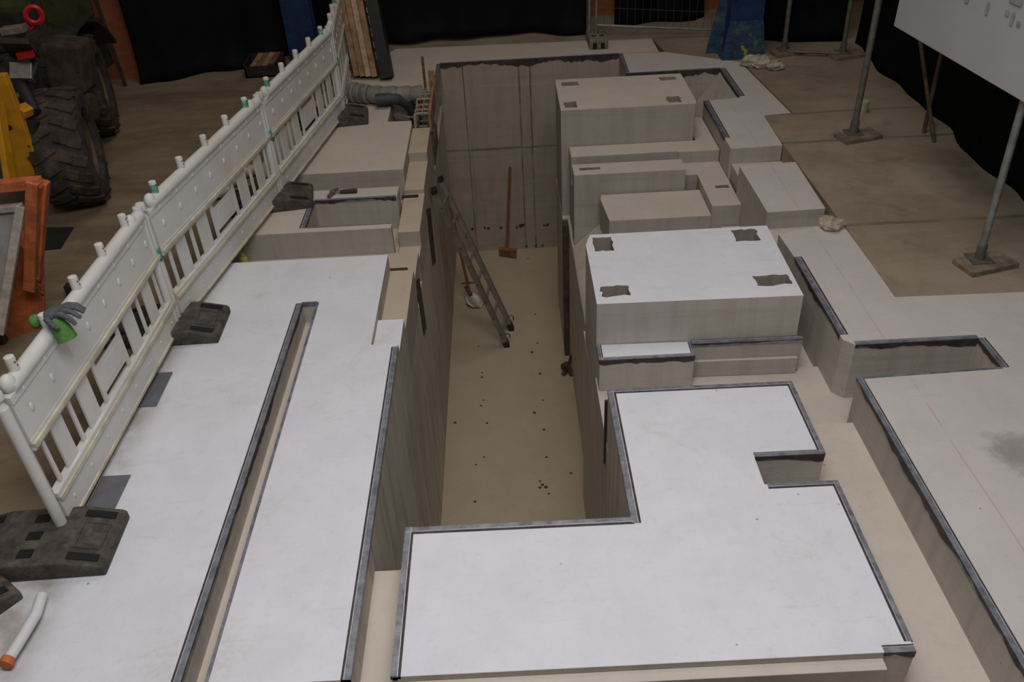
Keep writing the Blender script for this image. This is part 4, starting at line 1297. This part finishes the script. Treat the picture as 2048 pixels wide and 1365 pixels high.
for k in range(16):
    a_ = b0 + dn * (0.25 + k * 0.13) + Vector((-0.072 + random.uniform(-0.004, 0.004), -0.095, 0.0))
    e.bar(a_, a_ + dn * random.uniform(0.05, 0.11), 0.012, 0.012)
e.build('chipped_edge', M['board_edge'], pb)
pb.location = (0, 0, 0)

p0 = Vector((-1.392 * S, 3.135 * S, 0.0))
tag(MB().tube([p0, p0 + Vector((-0.12, 0.20, 1.1))], 0.022, 8).build('prop_stick', M['machine_dark'], smooth=True), 'dark stick leaning on brick wall beside black tarpaulin', 'stick')
# grey crate with orange scraps behind barrier
cr = thing('scrap_box', 'dark open box with orange-brown scraps behind far barrier', 'box', (-0.885 * S, 3.20 * S, 0))
c_ = MB()
c_.lohi((-0.22, -0.18, 0), (0.22, 0.18, 0.02))
for lo_, hi_ in (((-0.22, -0.18, 0), (0.22, -0.16, 0.14)), ((-0.22, 0.16, 0), (0.22, 0.18, 0.20)), ((-0.22, -0.18, 0), (-0.20, 0.18, 0.18)), ((0.20, -0.18, 0), (0.22, 0.18, 0.18))):
    c_.lohi(lo_, hi_)
c_.build('box_shell', M['machine_dark'], cr)
for k in range(4):
    MB().bar((-0.16 + 0.09 * k, -0.12, 0.08 + 0.02 * k), (-0.05 + 0.07 * k, 0.14, 0.20), 0.07, 0.03).build('scrap_piece', M['rust'] if k % 2 else M['wood'], cr)

# ribbed duct and black pipe
dc = thing('ribbed_duct', 'grey ribbed wrapped duct lying on far slab beside barrier end', 'duct', (-0.50 * S, 2.93 * S, 0))
DO = dc.location.copy()
db = MB()
pts_ = [at(700, 184, 0.11), at(722, 187, 0.11), at(745, 190, 0.11), at(800, 190, 0.105), at(846, 187, 0.10)]
for i in range(len(pts_) * 2):
    pass
nseg = 7
for i in range(nseg):
    def lerp(f):
        f *= len(pts_) - 1
        k = min(int(f), len(pts_) - 2)
        return pts_[k].lerp(pts_[k + 1], f - k)
    a_, b_ = lerp(i / nseg), lerp((i + 1.06) / nseg) if i < nseg - 1 else lerp(1.0)
    r0 = 0.112 - 0.004 * i
    db.tube([a_ - DO, a_.lerp(b_, 0.15) - DO, a_.lerp(b_, 0.85) - DO, b_ - DO], r0, 14, radii=[r0 * 0.86, r0 * 0.94, r0 * 1.06, r0 * 0.98])
db.build('duct_body', M['hose_grey'], dc, smooth=True)
pp = [at(752, 200, 0.10), at(775, 198, 0.10), at(797, 198, 0.08), at(814, 206, 0.01), at(825, 219, -0.09), at(832, 236, -0.20), at(834, 244, -0.28)]
tag(MB().tube(pp, 0.066, 14).build('black_pipe', M['pipe_black'], smooth=True), 'black bent pipe running from duct into rebar pocket', 'pipe')

# rebar cage in the pocket
rbc = thing('rebar_cage', 'pale rebar cage with tie loops beside pit edge', 'rebar cage', (-0.268 * S, 2.75 * S, -0.10 * S))
RO = rbc.location.copy()
for i in range(6):
    y = (2.640 + 0.042 * i) * S + random.uniform(-0.02, 0.02)
    c = Vector((-0.268 * S, y, -0.02 + random.uniform(-0.02, 0.02))) - RO
    tl = random.uniform(-0.15, 0.15)
    lp = []
    for k in range(17):
        an = 2 * pi * k / 16
        sx, sz = cos(an), sin(an)
        lp.append(c + Vector((0.085 * max(-1, min(1, sx * 1.35)), tl * sz * 0.1 + 0.02 * sz, 0.085 * max(-1, min(1, sz * 1.35)))))
    MB().tube(lp, 0.013, 7).build('tie_loop', M['rebar'], rbc, smooth=True)
for (dx, dz) in ((-0.04, 0.07), (0.05, 0.07), (-0.06, -0.07), (0.06, -0.07), (0.0, 0.085)):
    MB().tube([Vector((-0.268 * S + dx, 2.63 * S, -0.02 + dz)) - RO, Vector((-0.268 * S + dx, 2.88 * S, -0.02 + dz)) - RO], 0.008, 7).build('long_bar', M['rebar'] if dz > 0.08 else M['rust'], rbc, smooth=True)
for (dx, yy, hh, mt_, ww) in ((-0.01, 2.885, 0.42, 'rust', 0.03), (0.075, 2.88, 0.26, 'wood', 0.07)):
    MB().bar(Vector((-0.268 * S + dx, yy * S, -0.1)) - RO, Vector((-0.268 * S + dx, yy * S, hh)) - RO, ww, ww * 0.6).build('upright', M[mt_], rbc)
MB().tube([at(742 + 50, 233, -0.15) - RO, at(810, 234, -0.15) - RO, at(834, 235, -0.12) - RO], 0.010, 7).build('cross_tie', M['rebar'], rbc, smooth=True)
tw = MB()
for k in range(6):
    a_ = at(786 + 4 * k, 232 + (k % 3) * 2, -0.17) - RO
    tw.tube([a_, a_ + Vector((random.uniform(-0.03, 0.05), random.uniform(-0.05, 0.05), 0.03)), a_ + Vector((random.uniform(0.0, 0.09), random.uniform(-0.06, 0.06), 0.0))], 0.007, 6)
tw.build('tie_wire', M['rebar'], rbc, smooth=True)
# rusty plank edge beside cage
a_, b_ = Vector((-0.2435 * S, 2.62 * S, -0.02)), Vector((-0.2435 * S, 2.87 * S, 0.0))
tag(MB().bar(a_, b_, 0.03, 0.20).build('edge_plank', M['wood'], bevel=0.003), 'thin timber plank on edge between rebar cage and pit', 'plank')

# ================================================================== fence behind the pit
fe = thing('mesh_fence', 'wire mesh site fence panel left of right blue column', 'fence', (0.36 * S, 3.34 * S, 0))
FO = fe.location.copy()
A_, B_ = Vector((0.36 * S, 3.34 * S, 0)), Vector((0.80 * S, 3.17 * S, 0))
B_ = Vector((0.83 * S, 3.34 * S, 0))
zb_ = atY(1215, 49, 3.34 * S).z
zb2 = atY(1440, 60, 3.34 * S).z
MB().tube([Vector((A_.x, A_.y, zb_)) - FO, Vector((B_.x, B_.y, zb2)) - FO], 0.017, 10).build('bottom_rail', M['galv'], fe, smooth=True)
MB().tube([Vector((A_.x, A_.y, 2.0)) - FO, Vector((B_.x, B_.y, 2.0)) - FO], 0.017, 10).build('top_rail', M['galv'], fe, smooth=True)
for xx in (A_.x, A_.x - 0.09):
    MB().tube([Vector((xx, A_.y, 0.10)) - FO, Vector((xx, A_.y, 2.0)) - FO], 0.018, 10).build('fence_post', M['galv'], fe, smooth=True)
wm = MB()
nw = 16
for k in range(1, nw):
    x_ = A_.x + (B_.x - A_.x) * k / nw
    zz = zb_ + (zb2 - zb_) * k / nw
    wm.tube([Vector((x_, A_.y, zz)) - FO, Vector((x_, A_.y, 2.0)) - FO], 0.0025, 5, cap=False)
for k in range(1, 8):
    wm.tube([Vector((A_.x, A_.y, zb_ + k * 0.22)) - FO, Vector((B_.x, A_.y, zb2 + k * 0.22)) - FO], 0.0025, 5, cap=False)
wm.build('wire_mesh', M['wire'], fe)
ff = thing('fence_block', 'mossy concrete fence foot with slots behind pit end', 'fence foot', (0.362 * S, 3.335 * S, 0))
MB().prism([(-0.12, -0.26), (0.12, -0.26), (0.12, 0.26), (-0.12, 0.26)], 0, 0.13).build('foot_block', M['foot_block'], ff, bevel=0.02)
for (x_, y_) in ((-0.05, -0.10), (0.05, -0.10), (0.0, 0.05)):
    MB().box((x_, y_, 0.131), (0.06, 0.05, 0.004)).build('socket', M['rubber_dark'], ff)
for x_ in (-0.05, 0.05):
    MB().box((x_, -0.262, 0.05), (0.05, 0.006, 0.07)).build('front_slot', M['rubber_dark'], ff)

# crumpled sheets by the column foot
for k, (px, py, s_) in enumerate(((1512, 131, 0.16), (1532, 134, 0.13), (1548, 139, 0.09))):
    c = at(px, py)
    mb = MB().ball((c.x, c.y, 0.035), s_, (1.2, 0.8, 0.45), 11, 7)
    mb.v = [v + Vector((random.uniform(-1, 1), random.uniform(-1, 1), random.uniform(-0.5, 1))) * s_ * 0.22 for v in mb.v]
    for v in mb.v:
        v.z = max(v.z, 0.002)
    tag(mb.build('crumpled_paper', M['paper']), ('largest crumpled pale sheet at the foot of right blue column', 'middle crumpled pale sheet beside right blue column foot', 'smallest crumpled pale scrap beside right blue column foot')[k], 'paper', 'crumpled sheets by the column')

# ================================================================== right side: posts with feet, sign panel
def post(px, py, topx, topy, label, pm='galv', wood=True, rad=0.030):
    b = at(px, py)
    t = thing('scaffold_post', label, 'post', (b.x, b.y, 0), 0, 'scaffold posts on the right')
    d = atY(topx, topy, b.y) - b
    d = d * (3.2 / d.z)
    MB().tube([Vector((0, 0, 0.05)), d], rad, 14).build('pole', M[pm], t, smooth=True)
    MB().tube([Vector((0, 0, 0.05)), Vector((0, 0, 0.05)) + d * 0.035], rad * 1.35, 14).build('spindle', M['galv_dark'], t, smooth=True)
    MB().box((0, 0, 0.046), (0.16, 0.16, 0.01)).build('base_plate', M['galv_dark'], t)
    if wood:
        R = Matrix.Rotation(0.25, 3, 'Z')
        MB().box((0.04, -0.03, 0.021), (0.40, 0.22, 0.04), R).build('timber_pad', M['pad'], t, bevel=0.004)
    return t


post(1955, 528, 2046, 208, 'grey scaffold post nearest the camera, with pale timber pad', 'galv', 2, 0.026)
post(1705, 274, 1758, 0, 'scaffold post beside pale green tin', 'galv_dark', 1, 0.030)
post(1567, 106, 1580, 0, 'scaffold post standing right next to right blue column', 'galv_dark', 1, 0.028)
post(1684, 112, 1702, 0, 'scaffold post at the far right corner of the hall', 'galv_dark', 1, 0.026)
p, q_ = at(1570, 103, 0.05), at(1684, 106, 0.05)
tag(MB().tube([p + Vector((0.03, 0, 0)), q_ - Vector((0.03, 0, 0))], 0.02, 8).build('floor_rail', M['galv_dark'], smooth=True), 'low metal rail between the two far scaffold posts', 'rail')
p = at(1728, 233)
tn = thing('tin_can', 'pale green tin standing behind scaffold post', 'tin', (p.x + 0.02, p.y + 0.12, 0))
MB().lathe([(0.001, 0), (0.055, 0), (0.055, 0.12), (0.048, 0.12), (0.048, 0.10), (0.001, 0.10)], (0, 0, 0), (0, 0, 1), 16).build('tin_body', M['tin'], tn, smooth=True)
# diagonal braces behind
for (a0, a1, lab) in (((1840, 80), (1856, 195), 'thin dark brace leaning left against netting'), ((1880, 120), (1862, 200), 'thin dark brace leaning right against netting')):
    p0, p1 = atX(a0[0], a0[1], 1.215 * S), atX(a1[0], a1[1], 1.205 * S)
    d = (p1 - p0)
    p1 = p0 + d * (p0.z / -d.z) if d.z < 0 else p1
    tag(MB().tube([p0 - d * 1.5, p1], 0.02, 8).build('diagonal_brace', M['mud_and_shade'], smooth=True), lab, 'brace', 'braces at the netting')

# sign panel fixed to the posts
sg = thing('sign_board', 'large white sign panel with faded grey print, upper right', 'sign', (1.0 * S, 1.9 * S, 0.34 * S))
GO = sg.location.copy()
p0, p1 = atX(1787, 52, 0.985 * S), atX(2050, 207, 0.985 * S)
dy = (p1 - p0)
far, near = p0, p0 + dy * 1.25
hgt = Vector((0.012, 0, 1.1))
th = Vector((-0.018, 0, 0))
sp = [far, near, near + hgt, far + hgt]
sp2 = [v - th for v in sp]
pm_ = MB().add([v - GO for v in sp] + [v - GO for v in sp2], [(0, 1, 2, 3), (4, 7, 6, 5), (0, 4, 5, 1), (1, 5, 6, 2), (2, 6, 7, 3), (3, 7, 4, 0)])
pm_.build('board_sheet', M['sign'], sg, bevel=0.006)
dyn = dy.normalized()
for (px, py, w_, h_) in ((1974, 17, 0.032, 0.085), (2014, 26, 0.045, 0.035), (2024, 38, 0.035, 0.08), (2036, 48, 0.04, 0.03), (2032, 1, 0.15, 0.05), (1933, -2, 0.05, 0.05)):
    c = atX(px, py, 0.985 * S - 0.003) - GO
    Rm = Matrix((dyn, Vector((1, 0, 0)), Vector((0, 0, 1)))).transposed()
    MB().box(c, (w_, 0.002, h_), Rm).build('faded_print', M['sign_print'], sg)

# broken concrete lumps at the edge of right slab
for k in range(7):
    c = at(random.uniform(1652, 1684), random.uniform(446, 462), 0)
    r = random.uniform(0.035, 0.075)
    mb = MB().ball((c.x, c.y, r * 0.45), r, (1.2, 0.9, 0.6), 7, 5)
    mb.v = [v + Vector((random.uniform(-1, 1), random.uniform(-1, 1), random.uniform(-1, 1))) * r * 0.2 for v in mb.v]
    for v in mb.v:
        v.z = max(v.z, 0.0)
    tag(mb.build('concrete_lump', M['rubble']), 'lump of broken concrete at back right corner of right-hand slab', 'rubble', 'broken concrete lumps')

# ================================================================== in the pit
ld = thing('ladder', 'dull aluminium ladder leaning on left pit wall', 'ladder', (-0.04 * S, 2.55 * S, PZ))
DL = ld.location.copy()
rails = []
for (bx, by, tx, ty) in ((1013, 688, 869, 383), (1022, 655, 882, 360)):
    b = at(bx, by, PZ + 0.03)
    t_ = atX(tx, ty, XL + 0.05)
    rails.append((b, t_))
yb0, yb1 = rails[0][0].y, rails[1][0].y
for i, (b, t_) in enumerate(rails):
    MB().bar(b - DL, t_ - DL, 0.055, 0.085, (0, 1, 0)).build('rail', M['alu'], ld, bevel=0.003)
    d = (t_ - b).normalized()
    MB().bar(t_ - d * 0.012 - DL, t_ + d * 0.03 - DL, 0.058, 0.088, (0, 1, 0)).build('end_cap', M['black_cap'], ld)
    MB().bar(b - d * 0.03 - DL, b + d * 0.07 - DL, 0.062, 0.092, (0, 1, 0)).build('foot', M['black_cap'], ld)
    hk = [b + d * 0.16, b + d * 0.16 + Vector((0.07, -0.01, 0.03)), b + d * 0.16 + Vector((0.09, -0.01, 0.0)), b + d * 0.16 + Vector((0.085, -0.01, -0.04))]
    MB().tube([v - DL for v in hk], 0.008, 7).build('hook', M['rust'], ld, smooth=True)
for k in range(8):
    f = 0.085 + k * 0.118
    a_ = rails[0][0].lerp(rails[0][1], f)
    b_ = rails[1][0].lerp(rails[1][1], f)
    ds = (b_ - a_).normalized()
    rg = MB().tube([a_ - DL, b_ - DL], 0.016, 10)
    rg.build('rung', M['alu'], ld, smooth=True)
    MB().tube([a_ - ds * 0.0475 - DL, a_ - ds * 0.042 - DL], 0.011, 10).build('rung_end', M['black_cap'], ld, smooth=True)

sv = thing('shovel', 'pointed shovel standing behind the ladder in pit corner', 'shovel', (-0.15 * S, 2.80 * S, PZ))
SO = sv.location.copy()
tip = at(962, 616, PZ + 0.01)
neck = at(939, 585, PZ + 0.14)
topp = atX(896, 388, XL + 0.03)
mid = neck.lerp(topp, 0.5) + Vector((0.0, 0, -0.02))
MB().tube([neck - SO, mid - SO, topp - SO], 0.019, 10).build('shovel_handle', M['handle'], sv, smooth=True)
ax_d = (tip - neck).normalized()
sd_ = ax_d.cross(Vector((0.25, -0.35, 0.9))).normalized()
nn = sd_.cross(ax_d)
bl = MB()
Lb = (tip - neck).length
rows = ((0.0, 0.025), (0.18, 0.10), (0.5, 0.125), (0.78, 0.09), (1.0, 0.008))
vs = []
for f, hw in rows:
    for k in range(5):
        u = (k - 2) / 2
        vs.append(neck + ax_d * Lb * f + sd_ * hw * u + nn * (0.03 * (1 - u * u) * -1) - SO)
fs = []
for i in range(4):
    for k in range(4):
        fs.append((i * 5 + k, i * 5 + k + 1, i * 5 + k + 6, i * 5 + k + 5))
bl.add(vs, fs)
bl.build('shovel_blade', M['shovel'], sv, smooth=True, solid=0.004)
MB().tube([neck - ax_d * 0.10 - SO, neck + ax_d * 0.04 - SO], 0.026, 10, radii=[0.021, 0.028]).build('shovel_socket', M['rust'], sv, smooth=True)

bm_ = thing('floor_scraper', 'long-handled scraper with orange-brown head leaning on pit end wall', 'scraper', (-0.02 * S, 3.14 * S, PZ))
BO = bm_.location.copy()
hb0 = at(1014, 499, PZ + 0.12)
ht = atY(1020, 334, YE - 0.03)
MB().tube([hb0 - BO, ht - BO], 0.018, 10).build('scraper_handle', M['handle'], bm_, smooth=True)
e0, e1 = at(998, 498, PZ + 0.13), at(1033, 501, PZ + 0.13)
MB().bar(e0 - BO, e1 - BO, 0.05, 0.04).build('scraper_head', M['broom_head'], bm_, bevel=0.006)
f0_, f1_ = at(998, 513, PZ + 0.005), at(1033, 518, PZ + 0.005)
bp = MB().add([v - BO for v in (e0, e1, f1_, f0_)] + [v - BO + Vector((0, 0.012, 0.004)) for v in (e0, e1, f1_, f0_)], [(0, 1, 2, 3), (4, 7, 6, 5), (0, 4, 5, 1), (1, 5, 6, 2), (2, 6, 7, 3), (3, 7, 4, 0)])
bp.build('scraper_blade', M['scraper'], bm_)

hk = thing('iron_bracket', 'small dark iron bracket on pit floor beside right wall', 'bracket', tuple(at(1135, 746, PZ)))
HB = MB()
HB.bar((0.0, 0, 0.05), (0.05, 0.02, 0.24), 0.03, 0.03)
HB.bar((-0.06, -0.05, 0.01), (0.02, 0.0, 0.12), 0.045, 0.03)
HB.bar((0.05, -0.07, 0.01), (0.0, 0.0, 0.11), 0.045, 0.03)
HB.box((-0.02, 0.01, 0.09), (0.09, 0.07, 0.07), Matrix.Rotation(0.6, 3, 'Z'))
HB.build('bracket_body', M['mud_and_shade'], hk, bevel=0.004)
# thin rod lying on the pit floor
p, q_ = at(922, 567, PZ + 0.01), at(957, 565, PZ + 0.01)
tag(MB().tube([p, q_], 0.009, 7).build('steel_rod', M['rust'], smooth=True), 'thin rusty rod lying on pit floor behind shovel', 'rod')
